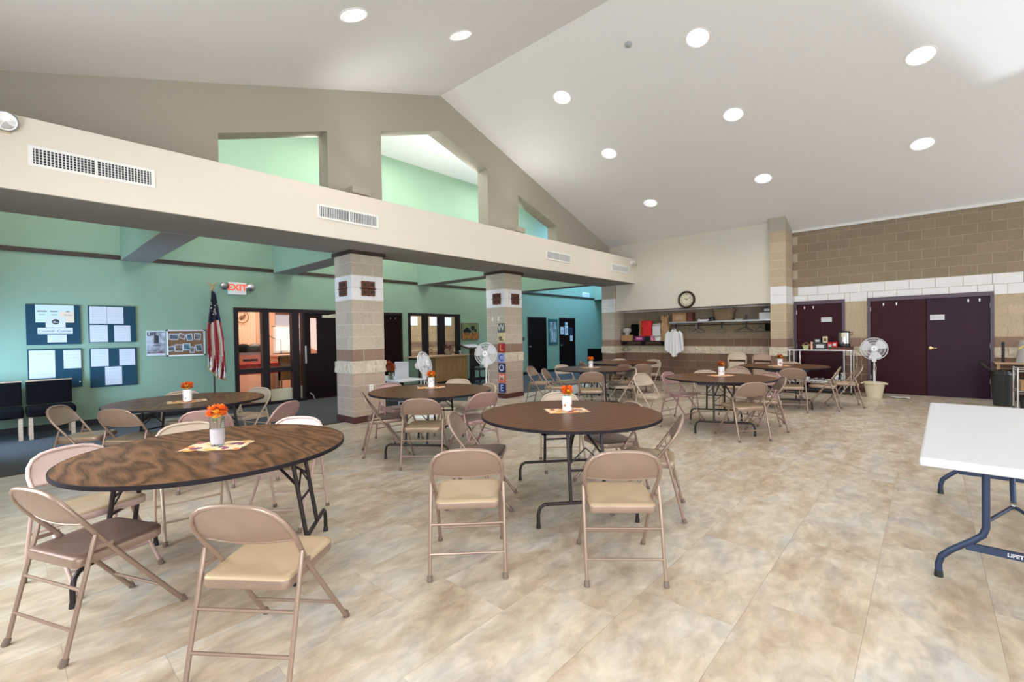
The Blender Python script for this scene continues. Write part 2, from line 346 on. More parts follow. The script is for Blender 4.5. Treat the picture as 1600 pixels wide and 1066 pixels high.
for i, (x, y) in enumerate(LR+LL):
    right = i < len(LR)
    if not right and y < 4: vis = False
    o = dl0 if i == 0 else copy_tree(dl0)
    z = czr(x) if right else czl(x); o.location = (x, y, z)
    o.rotation_euler = (0, math.atan(.338) if right else -math.atan(.327), 0)
    ro = 'right row' if y < 1 else 'middle row' if y < 4 else 'row nearest the gable'
    if right: o['label'] = 'round recessed lamp on the right ceiling slope, %s, %s' % (ro, 'highest' if x < 8 else 'middle one' if x < 9 else 'lowest')
    else: o['label'] = 'round recessed lamp on the left ceiling slope, %s, %s' % (ro, 'far from ridge' if x < 3 else 'next to ridge')

for i, (x, y) in enumerate(LR+LL):
    z = czr(x) if i < len(LR) else czl(x)
    spot('recessed_lamp_light', (x, y, z-.06), (x, y, 0), 100, 140, .7, (1, .98, .94), .12)
# gable wall with three openings
def quadwall(mb, x0, x1, zb0, zb1, zt0, zt1): mb.prism([(x0, zb0), (x1, zb1), (x1, zt1), (x0, zt0)], YG, 7.48)
g = MB()
top = lambda x: czl(x) if x < RX else czr(x)
SH = 3.40
edges = [XL, 2.02, 3.566, 4.556, 5.842, RX, 7.212, 8.225, 9.742, XB+.01]
def opening_top(x): return {2.02: 4.243, 3.566: 4.756, 4.556: 5.069, 5.842: 5.5, RX: 5.47, 7.212: 5.074, 8.225: 4.73, 9.742: 4.248}[x]
for a, b in zip(edges, edges[1:]):
    solid = (a, b) in ((XL, 2.02), (3.566, 4.556), (7.212, 8.225), (9.742, XB+.01))
    if solid: quadwall(g, a, b, SH-.54, SH-.54, top(a)+.02, top(b)+.02)
    else:
        quadwall(g, a, b, opening_top(a), opening_top(b), top(a)+.02, top(b)+.02)
        quadwall(g, a, b, SH-.54, SH-.54, SH+.1, SH+.1)
S(g.build('wall_gable', M['taupe']))
# beam box in front of the gable wall
bm_ = MB(); bm_.box((XL, YF, 2.865), (XB, YG+.01, 3.565)); S(bm_.build('trim_2', M['fascia']))
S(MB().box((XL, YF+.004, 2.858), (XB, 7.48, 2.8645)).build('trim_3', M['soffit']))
# cross beams carrying the light wells, with the green sides above them
for x0, x1 in ((1.42, 1.84), (3.98, 4.42), (7.8, 8.24), (11.5, 11.94), (17.0, 17.5)):
    S(MB().box((x0, 7.48, 2.865), (x1, YC, 4.1)).build('trim_4', M['green']))
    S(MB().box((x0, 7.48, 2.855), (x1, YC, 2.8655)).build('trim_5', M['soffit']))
# green wall with openings: frame (3.18-5.65), door (6.74-7.27), window (7.45-9.34), doors (12.5..13.6, 14.45..15.5)
gw = MB()
ops = [(3.18, 5.65, 0, 2.08), (6.55, 7.27, 0, 2.07), (7.46, 9.34, .80, 2.075), (12.55, 13.63, 0, 2.06), (14.44, 15.52, 0, 2.06)]
x = XL
for a, b, z0, z1 in ops:
    gw.box((x, YC, 0), (a, YC+.15, 6.3)); gw.box((a, YC, z1), (b, YC+.15, 6.3))
    if z0 > 0: gw.box((a, YC, 0), (b, YC+.15, z0))
    x = b
gw.box((x, YC, 0), (19.2, YC+.15, 6.3))
S(gw.build('wall_green', M['green']))
S(MB().box((XL, YC-.02, 2.865), (19, YC, 2.94)).build('trim_6', M['gtrim']))
bb = MB()
for a, b in ((XL, 3.18), (5.65, 6.55), (7.27, 12.55), (13.63, 14.44), (15.52, 19)): bb.box((a, YC-.015, 0), (b, YC, .10))
S(bb.build('baseboard_green', M['black']))
S(MB().box((19.0, 7.2, 0), (19.2, YC+.2, 6.3)).build('wall_passage_end', M['green']))
S(MB().box((XD+.1, 7.40, 0), (19.1, 7.48, 6.3)).build('wall_passage_right', M['green']))
# cream wall above the coat alcove
S(MB().box((XB, 2.775, 2.085), (XD+.1, 6.955, 4.3)).box((XB, 6.955, 2.84), (XD+.1, 7.48, 4.3)).build('wall_cream', M['cream']))
# outer walls behind the camera
def wall_open(name, ops, fixed, a0, a1, ax, t, mt, h=6.4):
    mb = MB(); x = a0
    def bx(p, q, z0, z1):
        if ax == 'x': mb.box((p, fixed, z0), (q, fixed+t, z1))
        else: mb.box((fixed, p, z0), (fixed+t, q, z1))
    for p, q, z0, z1 in ops:
        bx(x, p, 0, h); bx(p, q, z1, h)
        if z0 > 0: bx(p, q, 0, z0)
        x = q
    bx(x, a1, 0, h); return S(mb.build(name, M[mt]))
wall_open('wall_right', [(-.8, 1.6, .7, 2.8), (2.8, 5.2, .7, 2.8), (5.8, 8.3, 1.9, 3.6), (10.0, 12.4, .7, 2.8)], YR-.2, XL, XD+.2, 'x', .2, 'cream')  # third opening is unseen, its edges set to shape the ceiling patch
wall_open('wall_left', [(-4.3, -2.1, .7, 2.8), (-.9, 1.3, .7, 2.8), (2.7, 4.9, .7, 2.8), (8.0, 10.0, .6, 2.5)], XL-.2, YR-.2, YC+.15, 'y', .2, 'cream')

# ------------------------------------------------------------------ concrete block work
CH = .2045
def course_mat(n, lower, dark, upper, white='b_white'):
    if n < 4: return lower
    if n == 4: return 'b_split'
    if n == 5: return dark
    if n < 10: return upper
    if n < 12: return white
    return None
BM = {}
def block(parent, a, b, mt, rough=False):
    """one block given by its two corners; meshes are shared between alike blocks"""
    d = tuple(round(b[i]-a[i], 3) for i in range(3)); key = (d, mt)
    if key not in BM:
        mb = MB()
        if not rough: mb.box((0, 0, 0), d)
        else:
            bm = bmesh.new(); bmesh.ops.create_cube(bm, size=1); bmesh.ops.scale(bm, vec=d, verts=bm.verts); bmesh.ops.translate(bm, vec=[v/2 for v in d], verts=bm.verts)
            bmesh.ops.subdivide_edges(bm, edges=bm.edges, cuts=3, use_grid_fill=True)
            rnd = random.Random(len(BM))
            for v in bm.verts:
                c = Vector([x_/2 for x_ in d]); q = (v.co-c)
                v.co += Vector((rnd.uniform(-1, 1), rnd.uniform(-1, 1), rnd.uniform(-.4, .4)))*.009
            me = bpy.data.meshes.new('block'); bm.to_mesh(me); bm.free(); me.materials.append(M[mt]); BM[key] = me
        if key not in BM: BM[key] = mb.mesh('block', M[mt])
    o = bpy.data.objects.new('split_block' if rough else 'block', BM[key]); COL.objects.link(o); o.parent = parent; o.location = a
    return o
G = .005
def pier(root, x0, x1, y0, y1, z1, mats, whole=False):
    S_ = MB().box((x0+.004, y0+.004, 0), (x1-.004, y1-.004, z1-.002)).build('mortar_core', M['mortar_l'], root)
    n = 0
    while n*CH < z1-.02:
        za, zb = n*CH+G, min((n+1)*CH, z1)-G; mt = mats(n) or mats(99)
        e = .018 if n == 4 else 0; r = n == 4
        X0, X1, Y0, Y1 = x0-e, x1+e, y0-e, y1+e
        if whole: block(root, (X0, Y0, za), (X1, Y1, zb), mt, r); n += 1; continue
        ax, bx_, ay, by = X0+(X1-X0)/3, X0+2*(X1-X0)/3, Y0+(Y1-Y0)/3, Y0+2*(Y1-Y0)/3
        if n % 2 == 0: L_ = [((X0, Y0), (bx_-G, ay-G)), ((bx_+G, Y0), (X1, by-G)), ((ax+G, by+G), (X1, Y1)), ((X0, ay+G), (ax-G, Y1))]
        else: L_ = [((X0, Y0), (ax-G, by-G)), ((ax+G, Y0), (X1, ay-G)), ((bx_+G, ay+G), (X1, Y1)), ((X0, by+G), (bx_-G, Y1))]
        for p, q in L_: block(root, (p[0], p[1], za), (q[0], q[1], zb), mt, r)
        n += 1
for (x0, x1, lbl) in ((3.84, 4.43, 'square block column with white band beside the dark double glazed frame'), (7.49, 8.10, 'square block column carrying the seven WELCOME squares')):
    root = thing('block_column', lbl, 'column', group='block columns under the beam')
    pier(root, x0, x1, 7.0, 7.56, 2.83, lambda n: {99: 'b_tan'}.get(n) or course_mat(n, 'b_pink', 'b_dark', 'b_tan'))
    MB().box((x0-.012, 6.988, 0), (x1+.012, 7.572, .105)).build('base_strip', M['base'], root)
    MB().box((x0-.035, 6.965, 2.80), (x1+.035, 7.595, 2.862)).build('cap_trim', M['gtrim'], root)
# piers either side of the alcove
XP = XD-.022
p4 = thing('block_pier', 'narrow block pier between the coat alcove and the single door', 'pier', group='piers beside the alcove')
pier(p4, 12.22, XP, 2.44, 2.77, 3.75, lambda n: {99: 'b_sand'}.get(n) or course_mat(n, 'b_umber', 'b_dark', 'b_sand'), True)
MB().prism([(12.22, 3.75), (XD, 3.75), (XD, czr(XD)), (12.22, czr(12.22))], 2.44, 2.77).build('plaster_cap', M['taupe'], p4)
p3 = thing('block_pier', 'block pier at the left end of the coat alcove under the beam', 'pier', group='piers beside the alcove')
pier(p3, XB-.1, XP, 6.98, 7.40, 2.83, lambda n: {99: 'b_tan'}.get(n) or course_mat(n, 'b_umber', 'b_dark', 'b_tan'), True)
# alcove
al = S(MB().box((XD, 2.6, 0), (XD+.12, 7.1, 2.2)).build('wall_alcove', M['mortar_d']))
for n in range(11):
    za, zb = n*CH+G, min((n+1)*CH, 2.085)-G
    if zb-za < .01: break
    mt = course_mat(n, 'b_umber', 'b_umber', 'b_sand_dark') or 'b_sand_dark'
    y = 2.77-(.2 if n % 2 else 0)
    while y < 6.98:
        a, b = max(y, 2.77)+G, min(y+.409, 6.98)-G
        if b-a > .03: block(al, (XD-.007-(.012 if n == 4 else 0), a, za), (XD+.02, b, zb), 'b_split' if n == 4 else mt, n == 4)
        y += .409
S(MB().box((XB+.001, 2.776, 2.078), (XD-.001, 6.954, 2.0848)).build('ceiling_alcove', M['taupe']))
S(MB().box((XD-.03, 2.77, 0), (XD-.0125, 6.98, .10)).build('baseboard_alcove', M['base']))
# door wall
wb = MB(); dops = [(-.955, .995), (1.41, 2.41)]
wb.box((XD, YR, 0), (XD+.2, -.955, 4.3)); wb.box((XD, .995, 0), (XD+.2, 1.41, 4.3)); wb.box((XD, 2.41, 0), (XD+.2, 2.6, 4.3))
wb.box((XD, -.955, 2.11), (XD+.2, .995, 4.3)); wb.box((XD, 1.41, 2.11), (XD+.2, 2.41, 4.3))
wk = S(wb.build('wall_back', M['mortar']))
for n in range(19):
    za, zb = n*CH+G, min((n+1)*CH, 3.83)-G
    if zb-za < .015: break
    mt = 'b_sand_dark' if n >= 12 else course_mat(n, 'b_umber', 'b_dark', 'b_sand')  # courses above the white band take their shade as a darker block colour
    y = 2.44+.10-(.2045 if n % 2 else 0)
    while y > -3.1:
        a, b = y-.409, min(y, 2.44); y -= .409
        segs = [(a, b, za)]
        if za < 2.11:
            segs = []
            for s0, s1 in ((-9, -.955), (.995, 1.41), (2.41, 2.5)):
                p, q = max(a, s0), min(b, s1)
                if q-p > .02: segs.append((p, q, za))
            if zb > 2.16:
                for s0, s1 in dops:
                    p, q = max(a, s0), min(b, s1)
                    if q-p > .02: segs.append((p, q, 2.115))
        for p, q, z in segs:
            block(wk, (XD-.006-(.012 if n == 4 else 0), p+G, z), (XD+.02, q-G, zb), mt, n == 4)
S(MB().box((XD-.04, YR, 3.78), (XD-.013, 2.44, 3.84)).build('trim_7', M['ceil']))
S(MB().box((XD-.025, YR, 0), (XD-.0105, -.955, .1)).box((XD-.025, .995, 0), (XD-.0105, 1.41, .1)).build('baseboard_back', M['base']))

# ------------------------------------------------------------------ doors
def hook_pair(root, ys, z, x, mt='chrome'):
    for y in ys:
        MB().box((x-.006, y-.01, z-.03), (x, y+.01, z+.03)).tube([(x-.004, y, z-.02), (x-.03, y, z-.03), (x-.035, y, z-.005)], .005, 6).build('coat_hook', M[mt], root)
def back_door(name, y0, y1, leaves, mt, fm, signs):
    root = S(empty(name))
    f = MB(); f.box((XD-.035, y0, 0), (XD+.1, y0+.05, 2.11)).box((XD-.035, y1-.05, 0), (XD+.1, y1, 2.11)).box((XD-.032, y0+.003, 2.03), (XD+.097, y1-.003, 2.108))
    f.build('door_frame', M[fm], root)
    w = (y1-y0-.1)/leaves
    for i in range(leaves):
        a = y0+.05+i*w
        MB().box((XD+.05, a-.02, .0), (XD+.07, a+w+.02, 2.04)).build('door_stop', M['darkdoor'], root)  # unseen dark panel added behind the leaves to keep the gaps dark
        MB().box((XD-.005, a+.003, .012), (XD+.04, a+w-.003, 2.028)).build('door_leaf', M[mt[i]], root, bevel=.002)
    return root
d1 = back_door('door_1', -.955, .995, 2, ['plum', 'maroon'], 'frame_p', 0)
hook_pair(d1, (.72, .50), 1.95, XD-.005); hook_pair(d1, (-.60, -.76), 1.95, XD-.005)
for z in (.35, 1.05, 1.85):
    for y in (-.905, .945): MB().tube([(XD-.012, y, z-.05), (XD-.012, y, z+.05)], .009, 8).build('hinge', M['steel'], d1)
kb = MB(); T = Matrix.Rotation(-PI/2, 4, 'Y'); kb.lathe([(.033, 0), (.033, .012), (.012, .02), (.012, .05)], (XD-.005, -.04, 1.0), 16, T).tube([(XD-.05, -.04, 1.0), (XD-.055, -.13, .995)], [.013, .009], 8)
kb.build('lever_handle', M['brass'], d1, 40)
d2 = back_door('door_2', 1.41, 2.41, 1, ['maroon'], 'frame_p', 0)
hook_pair(d2, (2.2, 2.02), 1.95, XD-.005)
for z in (.35, 1.05, 1.85): MB().tube([(XD-.012, 2.36, z-.05), (XD-.012, 2.36, z+.05)], .009, 8).build('hinge', M['steel'], d2)
def sign(yc, zc, w, h, lbl, lines):
    root = thing('paper_sign', lbl, 'sign')
    MB().box((XD-.0085, yc-w/2, zc-h/2), (XD-.006, yc+w/2, zc+h/2)).build('sheet', M['paper'], root)
    for i, (t, s) in enumerate(lines):
        text_mesh('lettering', t, s, M['inkg'], root, facing('-x', (XD-.009, yc, zc+h/2-(i+.8)*h/(len(lines)+.6))), .0003)
sign(1.76, 1.655, .21, .11, 'small white paper sign taped to the single maroon door', [('RESTROOM', .032), ('ONLY', .028)])
sign(-.145, 1.635, .22, .11, 'small white paper sign taped to the right double door leaf', [('STORAGE ROOM', .026)])

# dark doors in the green wall
def green_door(name, x0, x1, knob_left=True, lite=None):
    root = S(empty(name)); f = MB()
    f.box((x0, YC-.02, 0), (x0+.05, YC+.1, 2.06)).box((x1-.05, YC-.02, 0), (x1, YC+.1, 2.06)).box((x0+.003, YC-.017, 2.0), (x1-.003, YC+.097, 2.058)); f.build('door_frame', M['frame_d'], root)
    MB().box((x0+.052, YC+.01, .01), (x1-.052, YC+.05, 1.998)).build('door_leaf', M['darkdoor'], root)
    kx = x0+.12 if knob_left else x1-.12
    MB().lathe([(.028, 0), (.028, .01), (.012, .015), (.012, .04), (.026, .05), (.02, .07), (.001, .075)], (kx, YC+.01, .99), 14, Matrix.Rotation(PI/2, 4, 'X')).build('knob', M['chrome'], root, 40)
    return root
d3 = green_door('door_3', 6.5, 7.27)
for x in (6.9, 7.05): MB().tube([(x, YC-.0, 1.92), (x, YC-.03, 1.90), (x, YC-.035, 1.93)], .006, 6).build('coat_hook', M['chrome'], d3)
d4 = green_door('door_4', 12.55, 13.63); d5 = green_door('door_5', 14.44, 15.52)

# glazed frame with side light and the dark door leaf
wf = S(empty('window_1')); f = MB()
for x0, x1 in ((3.18, 3.26), (3.72, 3.86), (4.34, 4.50)): f.box((x0, YC-.03, .0), (x1, YC+.12, 2.085))
f.box((3.183, YC-.026, 2.0), (5.647, YC+.116, 2.083)).box((3.183, YC-.026, .70), (4.497, YC+.116, .80)).box((3.183, YC-.026, .001), (4.66, YC+.116, .06)).box((5.58, YC-.03, 0), (5.65, YC+.12, 2.005)).box((4.57, YC-.03, 0), (4.62, YC+.12, 2.005))
f.build('window_frame', M['frame_d'], wf)
for x0, x1 in ((3.26, 3.72), (3.86, 4.34), (4.50, 4.57)):
    MB().box((x0, YC+.04, .80), (x1, YC+.046, 2.0)).build('pane', M['pane'], wf)
MB().box((3.26, YC+.04, .06), (3.72, YC+.046, .70)).build('pane', M['pane'], wf)
MB().box((3.86, YC+.04, .06), (4.34, YC+.05, .32)).build('kick_panel', M['ivory'], wf)
MB().box((4.50, YC+.04, .06), (4.57, YC+.05, .34)).build('kick_panel', M['ivory'], wf)
dl = S(empty('door_6')); lf = MB()
lf.box((4.62, YC-.01, .01), (4.76, YC+.035, 2.0)).box((4.92, YC-.01, .01), (5.58, YC+.035, 2.0)).box((4.76, YC-.01, .01), (4.92, YC+.035, 1.07)).box((4.76, YC-.01, 1.89), (4.92, YC+.035, 2.0))
lf.build('door_leaf', M['darkdoor'], dl)
MB().box((4.76, YC+.01, 1.07), (4.92, YC+.016, 1.89)).build('pane', M['pane'], dl)
MB().box((4.57, YC-.015, .85), (4.66, YC-.01, 1.25)).build('push_plate', M['steel'], dl)
MB().box((5.04, YC-.06, 1.90), (5.40, YC-.01, 1.96)).tube([(5.2, YC-.04, 1.96), (5.5, YC-.14, 2.0)], .012, 6).build('door_closer', M['ivory'], dl)
MB().tube([(4.72, YC-.02, .16), (4.76, YC-.07, .12), (4.80, YC-.08, .01)], .012, 6).build('door_stop', M['chrome'], dl)
# second window
w2 = S(empty('window_2')); f = MB()
for x0, x1 in ((7.46, 7.54), (8.0, 8.14), (8.56, 8.74), (9.24, 9.34)): f.box((x0, YC-.03, .78), (x1, YC+.12, 2.075))
f.box((7.463, YC-.026, 2.0), (9.337, YC+.116, 2.073)).box((7.463, YC-.026, .782), (9.337, YC+.116, .84)); f.build('window_frame', M['frame_d'], w2)
for x0, x1 in ((7.54, 8.0), (8.14, 8.56), (8.74, 9.24)): MB().box((x0, YC+.04, .84), (x1, YC+.046, 2.0)).build('pane', M['pane'], w2)

# ================================================================== rooms behind the glass
r1 = MB(); r1.box((1.5, 13.6, 0), (6.4, 13.75, 3)).box((1.4, 10.75, 0), (1.5, 13.75, 3)).box((6.4, 10.75, 0), (6.5, 13.75, 3))
S(r1.build('wall_side_room', M['peach'])); S(MB().box((1.4, 10.75, 2.9), (6.5, 13.75, 3)).build('ceiling_side_room', M['ceil'])); S(MB().box((1.4, 10.7, -.1), (6.5, 13.75, 0)).build('floor_side_room', M['carpet']))
area('side_room_light', (4.2, 12.0, 2.85), (4.2, 12.1, 0), 2.2, 1.2, 190, (1, .78, .62))
r2 = MB(); r2.box((6.6, 13.6, 0), (12.4, 13.75, 3)).box((6.55, 10.75, 0), (6.6, 13.75, 3)).box((12.4, 10.75, 0), (12.5, 13.75, 3))
w3 = S(r2.build('wall_far_room', M['sandwall'])); S(MB().box((6.55, 10.75, 2.9), (12.5, 13.75, 3)).build('ceiling_far_room', M['ceil'])); S(MB().box((6.55, 10.7, -.1), (12.5, 13.75, 0)).build('floor_far_room', M['carpet']))
area('far_room_light', (9.8, 12.0, 2.85), (9.8, 12.2, 0), 2.4, 1.2, 150, (1, .93, .82))
for n in range(15):
    y0 = n*CH; mt = 'b_umber' if n < 4 else 'b_dark' if n == 5 else 'b_split' if n == 4 else 'b_sand'
    x = 9.0-(.2 if n % 2 else 0)
    while x < 12.2:
        block(w3, (x+G, 13.585, y0+G), (x+.405, 13.62, y0+CH-G), mt); x += .409
for i, x in enumerate((9.62, 10.5, 11.2)):
    t = S(empty('window_%d' % (3+i)))
    MB().box((x, 13.56, 1.80), (x+.34, 13.584, 2.14)).build('window_frame', M['whitep'], t)
    MB().box((x+.03, 13.55, 1.83), (x+.31, 13.562, 2.11)).build('pane', M['sky'], t)
t = thing('slatted_bench', 'dark slatted bench back seen through the second window', 'bench')
for z in (.78, .88, .98): MB().box((8.9, 12.7, z), (10.9, 12.73, z+.05)).build('slat', M['wood'], t)
for x in (8.9, 9.9, 10.86): MB().box((x, 12.72, 0), (x+.05, 12.77, 1.03)).build('leg', M['oak'], t)
# side room contents
c = MB(); c.grid(lambda u, v: (3.95+u*.66, 13.55-.03*abs(math.sin(u*PI*9)), .9+v*1.4), 72, 1)
tag(c.build('pleated_curtain', M['curtain'], smooth=60), 'pale peach pleated curtain at the back of the side room', 'curtain')
e = thing('round_emblem', 'round ring emblem with an animal figure on the side room wall', 'emblem', (4.25, 13.48, 2.02))
MB().lathe([(.165, 0), (.165, .012), (.145, .012), (.145, 0)], n=32, cap=False, T=Matrix.Rotation(PI/2, 4, 'X')).build('ring', M['cork'], e)
MB().lathe([(.06, 0), (.055, .012), (.001, .014)], (0, 0, -.01), 14, Matrix.Rotation(PI/2, 4, 'X'), 1.2, .8).lathe([(.03, 0), (.001, .014)], (.06, 0, .045), 10, Matrix.Rotation(PI/2, 4, 'X')).build('figure', M['cork'], e)
t = thing('covered_table', 'long table under a red cloth behind the glazed frame', 'table', (3.95, 11.8, 0))
MB().box((-.45, -.35, .82), (.42, .35, .85)).build('tabletop', M['whitep'], t)
MB().box((-.46, -.36, .85), (.43, .36, .862)).box((-.46, -.372, .62), (.43, -.36, .862)).build('cloth', M['red'], t)
for x in (-.42, .38):
    for y in (-.3, .3): MB().tube([(x, y, 0), (x, y, .82)], .018, 6).build('leg', M['steel'], t)
for i, (x, mt, l) in enumerate(((3.72, 'blackf', 'slumped black bag at the left end of the red covered table'), (3.98, 'black', 'shiny dark grey bag on the red covered table'))):
    b = MB(); b.lathe([(.15, 0), (.19, .05), (.17, .13), (.10, .19), (.03, .2), (.001, .2)], (0, 0, 0), 14, None, 1, .7)
    tag(b.build('bag', M[mt], smooth=50, loc=(x, 11.8, 1.117)), l, 'bag')
c = thing('carton_row', 'open striped carton holding papers on the red covered table', 'box', (3.88, 11.85, .862))
MB().box((-.28, -.15, 0), (.26, .15, .2)).build('carton', M['peach'], c); MB().box((-.2, -.155, .05), (.12, -.15, .1)).build('label', M['black'], c)
MB().box((-.24, -.12, .2), (.24, .12, .255)).build('papers', M['paper'], c)
t = thing('boom_microphone', 'thin boom microphone stand seen through the glazed frame', 'microphone stand', (4.88, 12.6, 0))
MB().tube([(0, 0, 0), (0, 0, 1.38)], .012, 6).build('pole', M['black'], t); MB().lathe([(.13, 0), (.13, .02), (.02, .03)], n=16).build('base', M['black'], t)
MB().tube([(.02, 0, 1.38), (-.15, 0, 1.42), (-.38, 0, 1.56)], .009, 6).build('boom', M['black'], t); MB().tube([(-.38, 0, 1.56), (-.42, 0, 1.585)], .024, 8).build('microphone', M['black'], t)
t = thing('whiteboard', 'white board hung on the side room wall', 'board', (5.3, 13.58, 1.4))
MB().box((-.26, -.03, -.38), (.3, 0, .36)).build('panel', M['whitep'], t); MB().box((-.28, -.035, .36), (.32, 0, .39)).build('rail', M['oak'], t)
tag(MB().box((5.12, 13.55, 1.83), (5.6, 13.58, 2.2)).box((5.1, 13.54, 2.2), (5.62, 13.59, 2.23)).build('framed_panel', M['rustbrown']), 'dark framed panel above the white board in the side room', 'picture')
t = thing('wooden_desk', 'wooden desk behind the second pane of the glazed frame', 'desk', (4.75, 12.0, 0))
MB().box((-.3, -.3, .98), (.5, .3, 1.02)).build('desktop', M['wood'], t); MB().box((-.28, -.28, .4), (.48, -.25, .98)).build('modesty_panel', M['oak'], t)
for x in (-.28, .44): MB().box((x, -.28, 0), (x+.04, .28, .98)).build('leg', M['wood'], t)

# ================================================================== wall items on the green wall
YW = YC-.001
def board(name, lbl, x0, x1, z0, z1, sheets):
    root = thing(name, lbl, 'notice board', group='navy fabric notice boards')
    MB().box((x0, YC-.028, z0), (x1, YC, z1)).build('panel', M['navy'], root, bevel=.003)
    for (a, b, c, d, rows_) in sheets:
        s = MB().box((a, YC-.0315, c), (b, YC-.0285, d)).build('sheet', M['paper'], root)
        if rows_:
            tx = MB(); n = rows_
            for i in range(n):
                z = d-.03-(d-c-.05)*i/n
                tx.box((a+.02, YC-.0321, z-.0016), (b-.02-random.random()*.05, YC-.0316, z+.0016))
            tx.build('print_lines', M['inkg'], s)
    return root
b1 = board('notice_board', 'navy notice board headed Council Corner, upper left of four', .24, .87, 1.39, 2.04, [])
MB().box((.345, YC-.0315, 1.75), (.795, YC-.0285, 2.035)).build('poster_sheet', mat('pastel_sheet', (.62, .74, .68), .8), b1)
MB().box((.62, YC-.0325, 1.75), (.795, YC-.0316, 1.93)).build('peach_patch', mat('pastel_peach', (.82, .66, .50), .8), b1)
for x, a, b_ in ((.42, 'METHOD', 'Earthly'), (.56, 'KNOW', 'Thyself'), (.72, 'GO', 'Gambling')):
    text_mesh('lettering', a, .027, M['ink'], b1, facing('-y', (x, YC-.0327, 1.93)), .0003, bold=.001); text_mesh('lettering', b_, .024, M['ink'], b1, facing('-y', (x, YC-.0327, 1.875)), .0003)
MB().box((.46, YC-.0335, 1.66), (.69, YC-.032, 1.83)).build('crest_card', M['paper'], b1)
MB().lathe([(.043, 0), (.043, .001)], (.575, YC-.0336, 1.762), 20, Matrix.Rotation(PI/2, 4, 'X')).build('crest', M['black'], b1)
MB().lathe([(.017, 0), (.017, .001)], (.562, YC-.0348, 1.757), 10, Matrix.Rotation(PI/2, 4, 'X')).lathe([(.012, 0), (.012, .001)], (.592, YC-.0348, 1.752), 10, Matrix.Rotation(PI/2, 4, 'X')).build('crest_mark', M['inkg'], b1)
MB().box((.365, YC-.0335, 1.56), (.775, YC-.0315, 1.665)).build('title_card', M['paper'], b1)
text_mesh('lettering', 'Council  Corner', .058, M['ink'], b1, facing('-y', (.57, YC-.034, 1.61)), .0003)
MB().box((.475, YC-.0335, 1.425), (.70, YC-.0315, 1.55)).build('small_card', M['paper'], b1)
tx = MB()
for i in range(4): tx.box((.50+i*.015, YC-.0340, 1.525-i*.022), (.675-i*.015, YC-.0336, 1.528-i*.022))
tx.build('print_lines', M['inkg'], b1)
board('notice_board', 'navy notice board with four white sheets, upper right of four', .97, 1.60, 1.41, 2.045, [(.985, 1.205, 1.735, 2.03, 7), (1.21, 1.43, 1.735, 2.025, 6), (.985, 1.215, 1.42, 1.71, 5), (1.30, 1.52, 1.42, 1.705, 5)])
b3_ = board('notice_board', 'navy notice board with one large and one small sheet, lower left', .245, .875, .67, 1.32, [(.26, .555, .85, 1.30, 9), (.655, .865, .99, 1.295, 5)])
MB().lathe([(.01, 0), (.01, .008)], (.845, YC-.028, .76), 8, Matrix.Rotation(PI/2, 4, 'X')).build('push_pin', M['white'], b3_)
board('notice_board', 'navy notice board with three white sheets, lower right of four', .975, 1.605, .64, 1.31, [(.99, 1.215, 1.0, 1.30, 5), (1.36, 1.575, 1.0, 1.29, 6), (1.165, 1.39, .67, .985, 4)])
# magazine poster
r = thing('magazine_poster', 'black and white magazine poster headed LIFE beside the cork board', 'poster')
MB().box((1.75, YC-.012, 1.15), (2.03, YC, 1.61)).build('sheet', M['paper'], r)
MB().box((1.755, YC-.014, 1.19), (2.025, YC-.0121, 1.59)).build('photo_print', mat('grey_photo', (.40, .42, .47), .7, var=.7, scale=9), r)
text_mesh('lettering', 'LIFE', .085, M['ink'], r, facing('-y', (1.83, YC-.0145, 1.545)), .0005, bold=.004)
MB().box((1.86, YC-.0146, 1.38), (1.93, YC-.0141, 1.52)).box((1.84, YC-.0146, 1.33), (1.96, YC-.0141, 1.345)).build('dark_figure', M['ink'], r)
MB().box((1.76, YC-.0146, 1.195), (2.02, YC-.0141, 1.205)).build('red_line', M['flagred'], r)
# cork board with photos
r = thing('photo_board', 'white framed cork board covered with small photographs', 'notice board')
f = MB(); x0, x1, z0, z1 = 2.045, 2.665, 1.125, 1.63
f.box((x0, YC-.025, z0), (x0+.025, YC, z1)).box((x1-.025, YC-.025, z0), (x1, YC, z1)).box((x0, YC-.025, z0), (x1, YC, z0+.025)).box((x0, YC-.025, z1-.025), (x1, YC, z1)).build('frame', M['whitep'], r)
MB().box((x0+.02, YC-.014, z0+.02), (x1-.02, YC-.002, z1-.02)).build('cork_panel', M['cork'], r)
pc = [mat('photo_%d' % i, c_, .4, var=.8, scale=30) for i, c_ in enumerate(((.1, .13, .16), (.22, .16, .13), (.08, .18, .24), (.16, .15, .15)))]
for i, (px, pz, w, h, a) in enumerate(((2.155, 1.49, .15, .11, .05), (2.29, 1.50, .12, .09, .45), (2.41, 1.48, .10, .13, -.12), (2.54, 1.49, .11, .12, .1), (2.115, 1.27, .11, .09, -.3), (2.235, 1.28, .13, .14, 0), (2.36, 1.30, .12, .13, 0), (2.45, 1.24, .08, .12, .1), (2.56, 1.275, .11, .13, -.1))):
    T = Matrix.Translation((px, 0, pz)) @ Matrix.Rotation(a, 4, 'Y')
    s = MB().box((-w/2, YC-.0175, -h/2), (w/2, YC-.0155, h/2), T).build('photo', M['paper'], r)
    MB().box((-w/2+.012, YC-.0185, -h/2+.012), (w/2-.012, YC-.0176, h/2-.012), T).build('picture', pc[i % 4], s)
